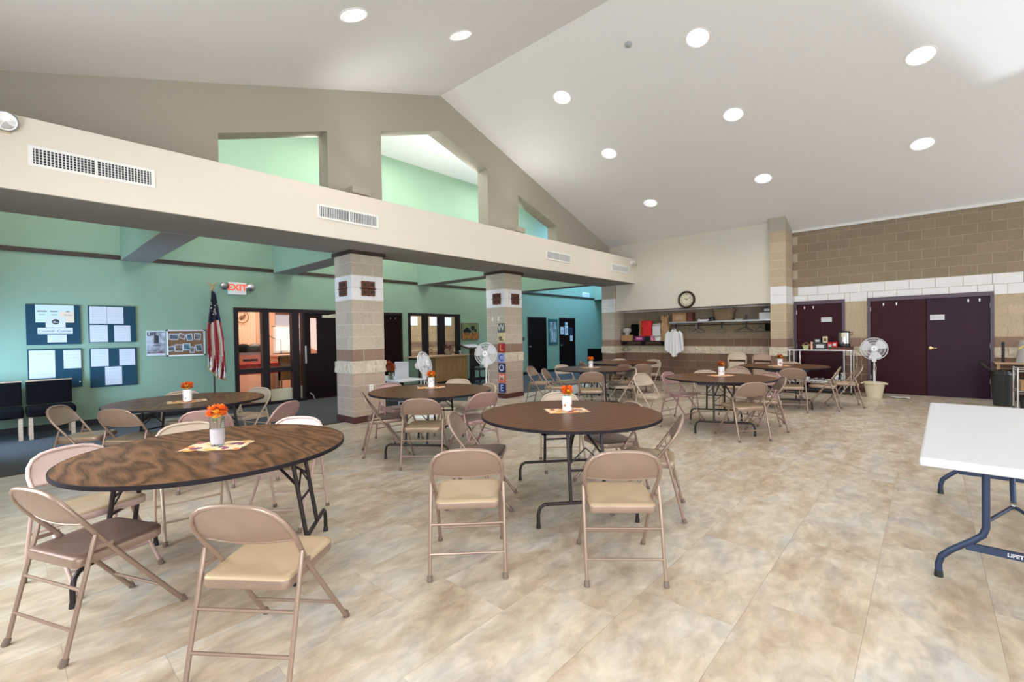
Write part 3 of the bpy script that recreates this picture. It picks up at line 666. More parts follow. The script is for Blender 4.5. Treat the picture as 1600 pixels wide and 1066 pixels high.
# exit sign with two lamp heads
r = thing('exit_sign', 'red and white EXIT sign with two emergency lamp heads', 'exit sign', (3.25, YC, 2.475))
MB().box((-.165, -.06, -.125), (.165, 0, .125)).build('housing', M['whitep'], r, bevel=.006)
text_mesh('lettering', 'EXIT', .175, M['redglow'], r, facing('-y', (0, -.0615, .012)), .001, bold=.006)
for s in (-1, 1):
    MB().lathe([(.03, -.05), (.06, -.04), (.078, .04), (.072, .045), (.001, .05)], (s*.245, -.075, .04), 16, Matrix.Rotation(s*.5, 4, 'Y') @ Matrix.Rotation(1.9, 4, 'X')).build('lamp_head', M['chrome'], r, 40)
    MB().tube([(s*.16, -.03, .03), (s*.235, -.05, .035)], .014, 8).build('bracket', M['whitep'], r)
# flag on its pole
fr = thing('flag', 'furled stars and stripes flag on a standing pole by the glazed frame', 'flag', (2.74, 10.32, 0))
MB().lathe([(.15, 0), (.15, .02), (.10, .04), (.03, .09), (.015, .1)], n=24).build('base', M['gold'], fr, 40)
MB().tube([(0, 0, .05), (0, 0, 2.4)], .014, 10).build('pole', M['gtrim'], fr)
MB().lathe([(.012, 2.38), (.03, 2.41), (.035, 2.44), (.02, 2.47), (.01, 2.48)], n=12).tube([(-.07, 0, 2.54), (-.03, -.01, 2.50), (0, 0, 2.49), (.03, -.01, 2.50), (.07, 0, 2.54)], [.006, .014, .018, .014, .006], 6).build('eagle_finial', M['gold'], fr, 40)
def fl_pt(u, v):       # v 0 top .. 1 bottom
    zt = 2.36-v*(1.78-.30*(1-u)); w = .02+.13*min(v/.55, 1)**.9+.02*v; cx_ = .02*v
    fold = math.sin(u*PI*5+.8)*(.012+.05*min(v*1.6, 1))
    x_ = cx_+(u-.5)*2*w+.02*math.sin(u*PI*5+v*2)
    return (x_, -.045-abs(fold)*.9-.03*v, zt+.05*math.cos(u*PI*2)*v)
def fl_mat(u, v):
    if v < .40-.12*u+.03*math.sin(u*9) and u < .93: return 2
    return int(u*10+v*4.2+.8*math.sin(v*6)) % 2
flo = MB().grid(fl_pt, 52, 46, fl_mat).build('cloth', [M['flagred'], M['flagwhite'], M['flagblue']], fr, 50)
md = flo.modifiers.new('thickness', 'SOLIDIFY'); md.thickness = .004
fg = MB(); fg.tube([Vector(fl_pt(i/30, 1))+Vector((0, -.003, 0)) for i in range(31)], .011, 5); fg.build('fringe', M['gold'], fr)
st = MB()
for i in range(26):
    u = random.uniform(.1, .85); v = random.uniform(.12, .33-.1*u); c = Vector(fl_pt(u, v))+Vector((0, -.012, 0)); s_ = .013
    st.add([(c.x+s_*(1 if k % 2 == 0 else .45)*math.sin(k*PI/5), c.y, c.z+s_*(1 if k % 2 == 0 else .45)*math.cos(k*PI/5)) for k in range(10)], [tuple(range(10))])
tag(st.build('stars', M['flagwhite'], fr), kind='stuff')

# picture and poster
r = thing('landscape_picture', 'landscape picture of dark trees on orange ground', 'picture')
MB().box((9.40, YC-.03, 1.29), (10.12, YC, 1.81)).build('canvas_edge', M['rustbrown'], r)
MB().box((9.42, YC-.032, 1.50), (10.10, YC-.0301, 1.80)).build('pale_sky', mat('paint_sky', (.15, .19, .08), .6, var=.5, scale=5), r)
MB().box((9.42, YC-.032, 1.30), (10.10, YC-.0301, 1.50)).build('orange_ground', mat('paint_ground', (.32, .13, .03), .6, var=.6, scale=14), r)
for x, z, s in ((9.53, 1.57, .075), (9.62, 1.60, .095), (9.72, 1.56, .07), (9.86, 1.66, .085), (9.97, 1.58, .06)):
    MB().lathe([(s, 0), (s*.8, .002), (.001, .002)], (x, YC-.0325, z), 11, Matrix.Rotation(PI/2, 4, 'X'), 1, .85).box((x-.01, YC-.0335, 1.44), (x+.01, YC-.032, z)).build('dark_tree', M['black'], r)
r = thing('tall_poster', 'tall black and white poster on teal between the two far doors', 'poster')
MB().box((13.76, YC-.02, 1.03), (14.33, YC, 2.0)).build('backing', mat('teal_board', (.02, .09, .10), .7), r)
MB().box((13.84, YC-.023, 1.12), (14.25, YC-.0205, 1.88)).build('photo_print', mat('bw_photo', (.30, .36, .36), .6, var=.95, scale=9, stretch=(1.5, 1, .6)), r)
for i, (a, b, c, d, m_) in enumerate(((14.54, 14.77, 1.41, 1.70, 'paper'), (14.84, 15.05, 1.38, 1.76, 'paper'), (14.86, 15.03, 1.78, 1.88, 'paper'), (15.14, 15.38, 1.38, 1.68, 'bluemetal'), (15.19, 15.37, 1.14, 1.36, 'paper'))):
    lb = ('white notice with dark print at the left of the far dark door', 'tall white notice in the middle of the far dark door', 'small white card topmost on the far dark door', 'blue notice at the right of the far dark door', 'small white notice lowest on the far dark door')[i]
    n_ = thing('door_notice', lb, 'notice', group='notices on the far dark door'); MB().box((a, YC+.005, c), (b, YC+.0095, d)).build('sheet', M[m_], n_)
    if m_ == 'paper' and d-c > .2: MB().box((a+.04, YC+.0035, c+.08), (b-.04, YC+.0048, d-.1)).build('print_block', M['inkg'], n_)
r = thing('wall_vent', 'small pale vent high on the blue lit passage wall', 'vent')
MB().box((16.1, YC-.02, 2.95), (16.6, YC, 3.13)).build('frame', M['whitep'], r)
for i in range(8): MB().box((16.14+i*.055, YC-.024, 2.98), (16.165+i*.055, YC-.0201, 3.10)).build('slat', M['inkg'], r)

# ================================================================== beam: grilles, emergency heads, uplights
def grille(x0, lbl, n=34):
    r = thing('air_grille', lbl, 'air grille', (x0, YF, 3.11), group='white air grilles on the beam face'); W_, H_ = .97, .20
    MB().box((0, -.012, 0), (W_, 0, .028)).box((0, -.012, H_-.028), (W_, 0, H_)).box((0, -.012, .028), (.035, 0, H_-.028)).box((W_-.035, -.012, .028), (W_, 0, H_-.028)).box((W_/2-.012, -.012, .028), (W_/2+.012, 0, H_-.028)).build('frame', M['whitep'], r)
    MB().box((.035, -.002, .028), (W_-.035, 0, H_-.028)).build('dark_backing', M['black'], r)
    sm = MB().box((-.004, -.011, .028), (.004, -.003, H_-.028)).mesh('slat', M['whitep'])
    for i in range(n):
        x = .035+(W_-.07)*(i+.5)/n
        if abs(x-W_/2) < .016: continue
        o = bpy.data.objects.new('slat', sm); COL.objects.link(o); o.parent = r; o.location = (x, 0, 0)
    cb = MB()
    for i in range(5): cb.box((.035, -.006, .045+i*.026), (W_-.035, -.003, .052+i*.026))
    cb.build('cross_bars', M['inkg'], r)
grille(.19, 'white air grille nearest the camera, leftmost on the beam')
grille(2.98, 'white air grille second from the left on the beam')
grille(8.19, 'white air grille second from the right, past the second column')
grille(11.05, 'small looking white air grille at the far end of the beam')
r = thing('emergency_lamp', 'round emergency lamp head at the left end of the beam', 'emergency lamp', (.05, YF-.02, 3.47), group='emergency lamps on the beam')
MB().lathe([(.03, 0), (.085, .02), (.095, .06), (.085, .07), (.08, .062), (.001, .058)], n=24, T=Matrix.Rotation(1.75, 4, 'X')).build('lamp_bowl', M['chrome'], r, 40)
MB().lathe([(.078, .06), (.001, .075)], n=24, T=Matrix.Rotation(1.75, 4, 'X')).build('lens', M['glass'], r, 40); MB().box((-.05, -.01, -.10), (.03, .02, -.0)).build('bracket', M['ivory'], r)
r = thing('emergency_lamp', 'small twin emergency lamp at the far right end of the beam', 'emergency lamp', (12.22, YF, 3.43), group='emergency lamps on the beam')
MB().box((-.10, -.06, -.05), (.10, 0, .06)).build('housing', M['whitep'], r, bevel=.005)
for s in (-1, 1): MB().lathe([(.02, 0), (.045, .03), (.04, .04), (.001, .035)], (s*.09, -.06, -.03), 14, Matrix.Rotation(2.1, 4, 'X')).build('lamp_head', M['chrome'], r, 40)
for i, x in enumerate((3.9, 7.8)):
    r = thing('uplight', ['uplight box on the beam top left of the tall gable opening', 'uplight box on the beam top right of the tall gable opening'][i], 'uplight', (x, 6.85, 3.565), group='uplights on top of the beam')
    MB().box((-.16, -.12, .16), (.16, .10, .26)).build('housing', M['taupe'], r, bevel=.004); MB().box((-.02, -.02, 0), (.02, .02, .16)).build('stem', M['taupe'], r)
    MB().box((-.14, -.10, .258), (.14, .08, .263)).build('lens', M['lamp'], r)
    spot('uplight_beam', (x, 6.80, 3.85), (x+(.8 if x < 5.9 else .4), 5.9, 6), 80, 120, 1, (1, .99, .96), .06)
r = thing('smoke_detector', 'small round smoke detector on the sloped ceiling', 'smoke detector', (6.67, 3.465, czr(6.67))); r.rotation_euler = (0, math.atan(.338), 0)
MB().lathe([(.06, 0), (.055, -.02), (.03, -.03), (.001, -.032)], n=20).build('cover', M['inkg'], r, 40)
MB().lathe([(.018, -.030), (.012, -.05), (.001, -.052)], n=10).build('sensor', M['chrome'], r, 40)

# column ornaments
def ornament(col, face, p, lbl):
    r = thing('iron_ornament', lbl, 'ornament', p, {'-y': 0, '-x': -PI/2}[face], 'rust brown square ornaments on the white bands')
    for i, (a, b) in enumerate(((-1, -1), (1, -1), (-1, 1), (1, 1))):
        MB().box((a*.066-.058, -.024, b*.066-.058), (a*.066+.058, -.002, b*.066+.058)).build('square_plate', M['rustbrown'], r, bevel=.006)
        MB().box((a*.066-.03, -.030, b*.066-.03), (a*.066+.03, -.0242, b*.066+.03)).build('boss', M['gtrim'], r)
    MB().tube([(-.15, -.018, 0), (.15, -.018, 0)], .008, 6).tube([(0, -.018, -.13), (0, -.018, .13)], .008, 6).build('cross_rod', M['gtrim'], r)
ornament(0, '-y', (4.135, 7.0, 2.24), 'rust brown four-square ornament on the near column, hall side')
ornament(0, '-x', (3.84, 7.265, 2.24), 'rust brown four-square ornament on the near column, left side')
ornament(1, '-y', (7.86, 7.0, 2.235), 'rust brown four-square ornament on the WELCOME column, right side')
ornament(1, '-x', (7.49, 7.21, 2.235), 'rust brown four-square ornament on the WELCOME column, left side')
r = thing('wall_outlet', 'white power outlet low on the near block column', 'outlet', (4.155, 6.99, .565)); MB().box((-.037, -.006, -.057), (.037, .008, .057)).build('cover_plate', M['white'], r, bevel=.002)
for z in (-.022, .022): MB().lathe([(.016, 0), (.016, .002)], (0, -.006, z), 12, Matrix.Rotation(PI/2, 4, 'X')).build('socket', M['ivory'], r)
for i, y in enumerate((7.36, 7.17)):
    tag(MB().box((7.482, y-.012, 1.74), (7.49, y+.012, 1.83)).tube([(7.484, y, 1.76), (7.455, y, 1.75), (7.45, y, 1.78)], .006, 6).build('adhesive_hook', M['white']), ('white adhesive hook above left of the W square', 'white adhesive hook directly above the W square')[i], 'hook')
wc = [('W', (.10, .11, .10), (.55, .55, .5)), ('e.', (.62, .52, .30), (.03, .03, .03)), ('L', (.35, .02, .03), (.85, .35, .12)), ('C', (.35, .38, .62), (.08, .09, .35)), ('O', (.02, .02, .10), (.65, .65, .8)), ('M', (.70, .13, .08), (.8, .6, .5)), ('E', (.02, .02, .12), (.35, .5, .75))]
for i, (t_, c1, c2) in enumerate(wc):
    z = 1.585-i*.2255
    r = thing('letter_square', 'square %s with the letter %s, %s of the WELCOME column' % (['dark grey', 'cream', 'red', 'pale blue', 'navy', 'orange red', 'dark blue'][i], t_[0].upper(), ['topmost', 'second', 'third', 'fourth', 'fifth', 'sixth', 'lowest'][i]), 'letter sign', group='letter squares spelling WELCOME')
    ex = .02 if i == 3 else 0
    MB().box((7.455-ex, 6.975, z-.1), (7.489-ex*.5, 7.175, z+.1)).build('panel', mat('letter_panel_%d' % i, c1, .6, var=.25, scale=20), r, bevel=.003)
    text_mesh('letter', t_, .2, mat('letter_face_%d' % i, c2, .6), r, facing('-x', (7.4535-ex, 7.075, z)), .001, bold=.004)
r = thing('wall_thermostat', 'small dark switch plate on the passage wall past the second column', 'switch', (12.3, YC, 1.28)); MB().box((-.06, -.02, -.05), (.06, 0, .05)).build('cover_plate', M['black'], r); MB().box((-.02, -.026, -.02), (.02, -.0201, .02)).build('dial', M['steel'], r)

# clock on the cream wall
r = thing('wall_clock', 'round dark framed wall clock showing ten past ten', 'clock', (XB, 4.83, 2.295), -PI/2)
Tc = Matrix.Rotation(PI/2, 4, 'X')
MB().lathe([(.235, 0), (.235, .03), (.215, .055), (.19, .05), (.178, .03), (.178, 0)], n=40, T=Tc, cap=False).build('rim', M['bronze'], r, 40)
MB().lathe([(.18, .012), (.001, .013)], n=40, T=Tc).build('dial', M['clockface'], r)
for k in range(12):
    a = 2*PI*k/12; T = Matrix.Translation((.138*math.sin(a), -.0145, .138*math.cos(a))) @ Matrix.Rotation(PI/2, 4, 'X') @ Matrix.Rotation(-a, 4, 'Z')
    text_mesh('numeral', ['XII', 'I', 'II', 'III', 'IV', 'V', 'VI', 'VII', 'VIII', 'IX', 'X', 'XI'][k], .042, M['ink'], r, T, .0003, bold=.001)
for a, l, w_ in ((-PI/3+.09, .08, .012), (PI/3, .125, .008)):
    MB().box((-w_/2, -.019, -.02), (w_/2, -.016, l), Matrix.Rotation(a, 4, 'Y')).build('hand', M['ink'], r)
MB().lathe([(.01, .012), (.01, .022)], n=12, T=Tc).build('hub', M['bronze'], r)

# ================================================================== folding chairs
PROF = [(0, .267), (.45, -.067), (.56, -.147), (.66, -.217), (.757, -.265)]
def py(z):
    for (z0, y0), (z1, y1) in zip(PROF, PROF[1:]):
        if z <= z1: return y0+(y1-y0)*(z-z0)/(z1-z0)
    return PROF[-1][1]
ARC = [(.198, .45), (.207, .52), (.214, .58), (.214, .63), (.200, .68), (.172, .718), (.130, .742), (.08, .753), (0, .757)]
def arc_z(x):
    x = abs(x)
    for (x0, z0), (x1, z1) in zip(ARC[4:], ARC[5:]):
        if x1 <= x <= x0: return z1+(z0-z1)*(x-x1)/(x0-x1)
    return .64
def make_chair(mt, st, lab):
    r = thing('folding_chair', lab, 'chair', group='steel folding chairs around the tables')
    # seat pan with rounded corners
    n = 8; cs = [(.190, -.198, .035), (.204, .192, .06)]
    out = []
    for (cx_, cy_, rr, a0) in ((cs[1][0]-.06, cs[1][1]-.06, .06, 0), (-cs[1][0]+.06, cs[1][1]-.06, .06, 90), (-cs[0][0]+.03, cs[0][1]+.03, .03, 180), (cs[0][0]-.03, cs[0][1]+.03, .03, 270)):
        for k in range(5):
            a = math.radians(a0+k*22.5); out.append((cx_+rr*math.cos(a), cy_+rr*math.sin(a)))
    N_ = len(out); z0 = lambda y: .432+.03*(y+.19)
    mb = MB(); rings = []
    for sc, dz in ((.985, -.044), (1, -.038), (1, -.006), (.985, 0), (.93, .006), (.8, .004), (.4, -.006)):
        rings.append([(x*sc, (y+.01)*sc-.01, z0(y)+dz) for x, y in out])
    vs = [v for R_ in rings for v in R_]+[(0, -.01, .43)]
    fs = [(i*N_+k, i*N_+(k+1) % N_, (i+1)*N_+(k+1) % N_, (i+1)*N_+k) for i in range(6) for k in range(N_)]+[(6*N_+k, 6*N_+(k+1) % N_, 7*N_) for k in range(N_)]
    vs += [(x*.95, y*.95, z0(y)-.040) for x, y in out]; b0 = 7*N_+1
    fs += [(k, b0+k, b0+(k+1) % N_, (k+1) % N_) for k in range(N_)]+[tuple(b0+k for k in range(N_))]
    mb.add(vs, fs); mb.m = [0 if (i < 2*N_ or i >= 7*N_) else 1 for i in range(len(fs))]
    mb.build('seat', [M[mt], M[st]], r, 50)
    # back panel: curved sheet pressed into the frame
    pb = MB(); nu, nv = 14, 5
    def pt(u, v, t):
        x = (u*2-1)*.203; zt = arc_z(x)-.004; zb = .575+.010*(abs(x)/.2)**2; z = zb+(zt-zb)*v
        return (x, py(z)-.028*(1-(x/.205)**2)*(.4+.6*(1-v))+t+(.006 if v < .01 else 0), z)
    pb.grid(lambda u, v: pt(u, v, .005), nu, nv).grid(lambda u, v: pt(u, v, -.001), nu, nv)
    pb.tube([pt(i/14, 0, .002) for i in range(15)], .0065, 6)
    pb.build('backrest', M[mt], r, 50)
    up = [(x, py(z), z) for x, z in ARC]; full = [(-x, y, z) for x, y, z in up[:-1]]+up[::-1]
    MB().tube(full, .0115, 8).build('back_frame', M[mt], r, 50)
    for s in (-1, 1):
        l = MB().tube([(s*.198, py(.45), .45), (s*.204, py(.25), .25), (s*.214, .26, .012)], .0115, 8).build('leg', M[mt], r, 50)
        MB().tube([(s*.214, .256, .030), (s*.2145, .267, 0)], [.0145, .017], 8).build('foot_cap', M['cap'], l, 50)
        l = MB().tube([(s*.220, -.132, .528), (s*.219, -.139, .50), (s*.220, -.19, .30), (s*.2195, -.260, .012)], [.007, .0105, .0105, .0105], 8).build('leg', M[mt], r, 50)
        MB().tube([(s*.2195, -.256, .030), (s*.2195, -.267, 0)], [.0145, .017], 8).build('foot_cap', M['cap'], l, 50)
        MB().box((s*.209-.004, -.145, .452), (s*.209+.004, -.058, .470)).build('pivot_bracket', M[mt], r)
    MB().tube([(-.219, -.233, .140), (.219, -.233, .140)], .0075, 6).build('stretcher', M[mt], r, 50)
    MB().tube([(-.219, -.192, .298), (.219, -.192, .298)], .0075, 6).build('stretcher', M[mt], r, 50)
    MB().tube([(-.210, .170, .130), (.210, .170, .130)], .0075, 6).build('stretcher', M[mt], r, 50)
    return r
ch0 = {'b': make_chair('chair', 'seat', 'x'), 'p': make_chair('chair_p', 'chair_p', 'x'), 'l': make_chair('chair_l', 'chair_l', 'x'), 'd': make_chair('chair', 'darkseat', 'x'), 'q': make_chair('chair_q', 'seat', 'x')}
used = set()
def place(kind, x, y, h, lab, z=0):
    o = ch0[kind] if kind not in used else copy_tree(ch0[kind]); used.add(kind)
    o.location = (x, y, z); o.rotation_euler = (0, 0, math.radians(h-90)); o['label'] = lab; return o
CHAIRS = [
 # table A, front left
 ('d', 0.304, 3.118, 22.6, 'beige folding chair with dusky seat at the left front, seen from the side'),
 ('b', 0.800, 2.215, 37.0, 'large beige folding chair with tan seat nearest the camera, back to us'),
 ('q', 0.348, 3.80, 291.0, 'pale pink backed folding chair at the far left edge of the front table'),
 ('l', 0.952, 4.154, 265.6, 'pale folding chair behind the front table, only its arched back showing left of the vase'),
 ('q', 1.469, 3.757, 223.4, 'folding chair tucked behind the right half of the front left table'),
 # table D, back left
 ('b', 0.577, 6.622, 330.3, 'tan folding chair left of the rear left table, before the dark bench'),
 ('b', 0.911, 6.061, 37.7, 'brown backed folding chair in front of the left end of the rear left table'),
 ('p', 1.355, 5.276, 66.0, 'rose pink folding chair between the two left tables, behind the orange flowers'),
 ('l', 1.503, 6.944, 261.5, 'pale folding chair behind the rear left table near the green wall'),
 ('l', 2.094, 6.642, 204.0, 'folding chair at the right end of the rear left table by the glazed frame'),
 ('p', 1.852, 5.184, 123.8, 'pink folding chair seen edge on, right of the rear left table'),
 # table C
 ('d', 3.124, 4.956, 331.1, 'folding chair seen from the side beside the near block column'),
 ('b', 3.146, 4.166, 39.4, 'beige folding chair with its back to us at the table by the near column'),
 ('p', 3.760, 4.058, 82.9, 'rose pink folding chair right of the table by the near column'),
 ('p', 3.682, 5.489, 265.7, 'pinkish folding chair behind the column side of the table near the white fan'),
 ('l', 4.420, 5.176, 211.9, 'cream folding chair behind the table near the wooden counter'),
 ('l', 4.20, 4.52, 165.0, 'folding chair mostly hidden by the right end of the table near the white fan'),
 # table B
 ('b', 1.969, 2.177, 44.9, 'rosy beige folding chair in the centre foreground, back to us, left of the pair'),
 ('b', 2.510, 1.422, 39.4, 'rosy beige folding chair in the foreground, back to us, right of the pair'),
 ('b', 3.460, 1.673, 113.2, 'folding chair seen from the side at the right end of the centre table'),
 ('d', 2.726, 2.835, 306.7, 'folding chair with brown seat leaning in at the left end of the centre table'),
 ('l', 4.026, 2.924, 223.9, 'bright folding chair behind the centre table, behind its orange flowers'),
 ('d', 3.784, 2.211, 149.4, 'folding chair with dark seat tucked under the far right of the centre table'),
 # table E
 ('b', 6.582, 1.843, 50.4, 'tan folding chair with its back to us in front of the right middle table'),
 ('l', 6.85, 3.20, 259.0, 'shiny beige folding chair turned right, standing between the centre and right middle tables'),
 ('p', 7.322, 2.95, 262.0, 'pinkish folding chair with red brown seat at the left end of the right middle table'),
 ('b', 7.335, 1.761, 114.2, 'folding chair seen from the side at the right end of the right middle table'),
 ('l', 7.80, 2.68, 214, 'cream folding chair behind the right middle table, left of its flowers'),
 ('b', 8.75, 2.55, 190, 'folding chair behind the right middle table, just right of its flowers'),
 ('p', 7.798, 1.941, 152.3, 'pink folding chair partly hidden by the right end of the right middle table'),
 # table F
 ('b', 9.45, 2.50, 330.0, 'folding chair with curved back before the left end of the rear right table'),
 ('b', 9.329, 1.830, 23.0, 'tan folding chair with its back to us at the rear right table'),
 ('b', 9.80, 1.40, 92.0, 'folding chair seen from the side, left of the two beside the steel cart'),
 ('b', 10.436, 1.156, 105.0, 'folding chair seen from the side, right of the two, nearest the tub with the fan'),
 ('l', 10.778, 2.129, 184.4, 'cream folding chair behind the rear right table in front of the steel cart'),
 # table G
 ('b', 7.40, 5.90, 285.0, 'folding chair seen from the side, leftmost at the rear middle table'),
 ('l', 7.97, 5.60, 256.0, 'pale folding chair behind the left end of the rear middle table'),
 ('b', 7.02, 5.22, 292.0, 'tan folding chair overlapping the left end of the rear middle table'),
 ('b', 6.93, 4.42, 38.0, 'tan folding chair with its back to us in front of the rear middle table'),
 ('l', 7.79, 4.31, 145.0, 'light grey beige folding chair at the right front of the rear middle table'),
 ('b', 8.42, 4.70, 178.0, 'folding chair behind the right end of the rear middle table'),
 # table H
 ('b', 9.05, 5.72, 330.0, 'small folding chair seen past the flowers, left of the farthest table'),
 ('b', 9.45, 5.98, 290.0, 'folding chair with thin arched frame just right of the far flowers'),
 ('l', 10.35, 5.72, 215.0, 'cream folding chair behind the farthest table under the lower shelf'),
 ('l', 10.441, 5.02, 176.0, 'folding chair with long visible legs at the right end of the farthest table'),
 ('b', 9.15, 4.62, 48.0, 'tan folding chair with its back to us in front of the farthest table'),
]
for c_ in CHAIRS: place(*c_)

# folded chairs leaning in a row on the alcove wall
def make_folded(mt):
    r = thing('folded_chair', 'x', 'chair', group='folded chairs standing in stacks by the alcove wall')
    full = [(-.214, .012), (-.214, .62)]+[(-x, z+.11) for x, z in ARC[2:-1]]+[(x, z+.11) for x, z in ARC[:1:-1]]+[(.214, .62), (.214, .012)]
    MB().tube([(x, -.012-(z*.09), z) for x, z in full][0:2]+[(x, -.012-(z*.09), z) for x, z in full[2:-2]]+[(x, -.012-(z*.09), z) for x, z in full[-2:]], .0115, 6).build('back_frame', M[mt], r, 50)
    b = MB(); b.grid(lambda u, v: ((u*2-1)*.20, -.015-.06-.01*math.cos((u-.5)*3), .69+(arc_z((u*2-1)*.20)-.69+.10)*v), 12, 3).grid(lambda u, v: ((u*2-1)*.20, -.008-.06-.01*math.cos((u-.5)*3), .69+(arc_z((u*2-1)*.20)-.69+.10)*v), 12, 3).build('backrest', M[mt], r, 50)
    b = MB(); b.prism([(-.185, .28), (.185, .28), (.185, .60), (.165, .635), (-.165, .635), (-.185, .60)], -.075, -.045); b.build('seat', M[mt], r, bevel=.006)
    for s in (-1, 1): MB().tube([(s*.19, -.03, .012), (s*.19, -.055, .50)], .0105, 6).build('leg', M[mt], r, 50)
    MB().tube([(-.19, -.035, .12), (.19, -.035, .12)], .007, 6).build('stretcher', M[mt], r, 50)
    return r
k_ = 0
for si, (yc, nm) in enumerate(((3.66, 'left'), (3.07, 'right'))):
    fc = make_folded(['fold_cream', 'fold_rose'][si])
    for j in range(4):
        o = fc if j == 0 else copy_tree(fc)
        o.location = (XD-.10-j*.07, yc-j*.012, 0); o.rotation_euler = (0, 0, -PI/2)
        o['label'] = 'folded chair in the %s stack by the alcove wall, %s' % (nm, ['against the wall', 'second from the wall', 'third from the wall', 'front of its stack'][j])

# ================================================================== round tables
def make_table(wm, lab):
    r = thing('round_folding_table', lab, 'table', group='round folding tables with dark wood grain tops')
    R_ = .76
    MB().lathe([(.001, .7215), (R_-.006, .7215), (R_-.006, .740), (.001, .7402)], n=72).build('tabletop', M[wm], r, 30)
    MB().lathe([(R_-.007, .716), (R_, .7175), (R_, .7385), (R_-.004, .7405), (R_-.0065, .7402), (R_-.0075, .721), (R_-.007, .716)], n=72, cap=False).build('edge_band', M['band'], r, 30)
    f = MB(); f.box((-.52, -.33, .67), (.52, -.30, .7205)).box((-.52, .30, .67), (.52, .33, .7205)).box((-.52, -.33, .67), (-.49, .33, .7205)).box((.49, -.33, .67), (.52, .33, .7205)); f.build('apron', M['apron'], r)
    for s in (-1, 1):
        x = s*.56
        l = MB().tube([(x, -.375, .012), (x, -.375, .10), (x, -.360, .150), (x, -.325, .172), (x, .325, .172), (x, .360, .150), (x, .375, .10), (x, .375, .012)], .0135, 8).build('leg', M['tleg'], r, 50)
        for y in (-.375, .375): MB().lathe([(.018, 0), (.016, .03)], (x, y, 0), 8).build('foot_cap', M['black'], l)
        for y in (-.13, .13): MB().tube([(x, y, .172), (x-s*.08, y, .69)], .0135, 8).build('post', M['tleg'], l, 50)
        MB().tube([(x-s*.035, -.13, .40), (x-s*.035, .13, .40)], .009, 6).build('post', M['tleg'], l, 50)
        MB().tube([(x-s*.05, .13, .50), (x-s*.27, .02, .69)], .009, 6).tube([(x-s*.05, -.13, .50), (x-s*.27, -.02, .69)], .009, 6).tube([(x-s*.045, -.13, .44), (x-s*.06, 0, .56), (x-s*.045, .13, .44)], .006, 6).build('brace', M['tleg'], r, 50)
    return r
tb = [make_table('walnut', 'x'), make_table('walnut2', 'x')]
TABLES = [
 (0, .89, 3.347, 142, 'large round table with swirling walnut top, nearest the camera at the left'),
 (1, 3.255, 2.288, 48, 'round wood grain table in the centre with a bright white vase'),
 (1, 3.622, 4.681, 34, 'round table beside the near block column, white fan behind it'),
 (0, 1.399, 6.253, 120, 'round dark topped table at the rear left in front of the notice boards'),
 (1, 7.114, 2.299, 24, 'round table right of centre in front of the stacked folded chairs'),
 (1, 10.0, 2.07, 20, 'round table at the rear right before the steel cart'),
 (1, 7.70, 4.82, 40, 'round table at the rear middle, before the farthest table'),
 (1, 9.67, 5.275, 10, 'farthest round table, under the lower coat shelf, without flowers'),
]
usedt = set()
for (k, x, y, a, lab) in TABLES:
    o = tb[k] if k not in usedt else copy_tree(tb[k]); usedt.add(k)
    o.location = (x, y, 0); o.rotation_euler = (0, 0, math.radians(a)); o['label'] = lab
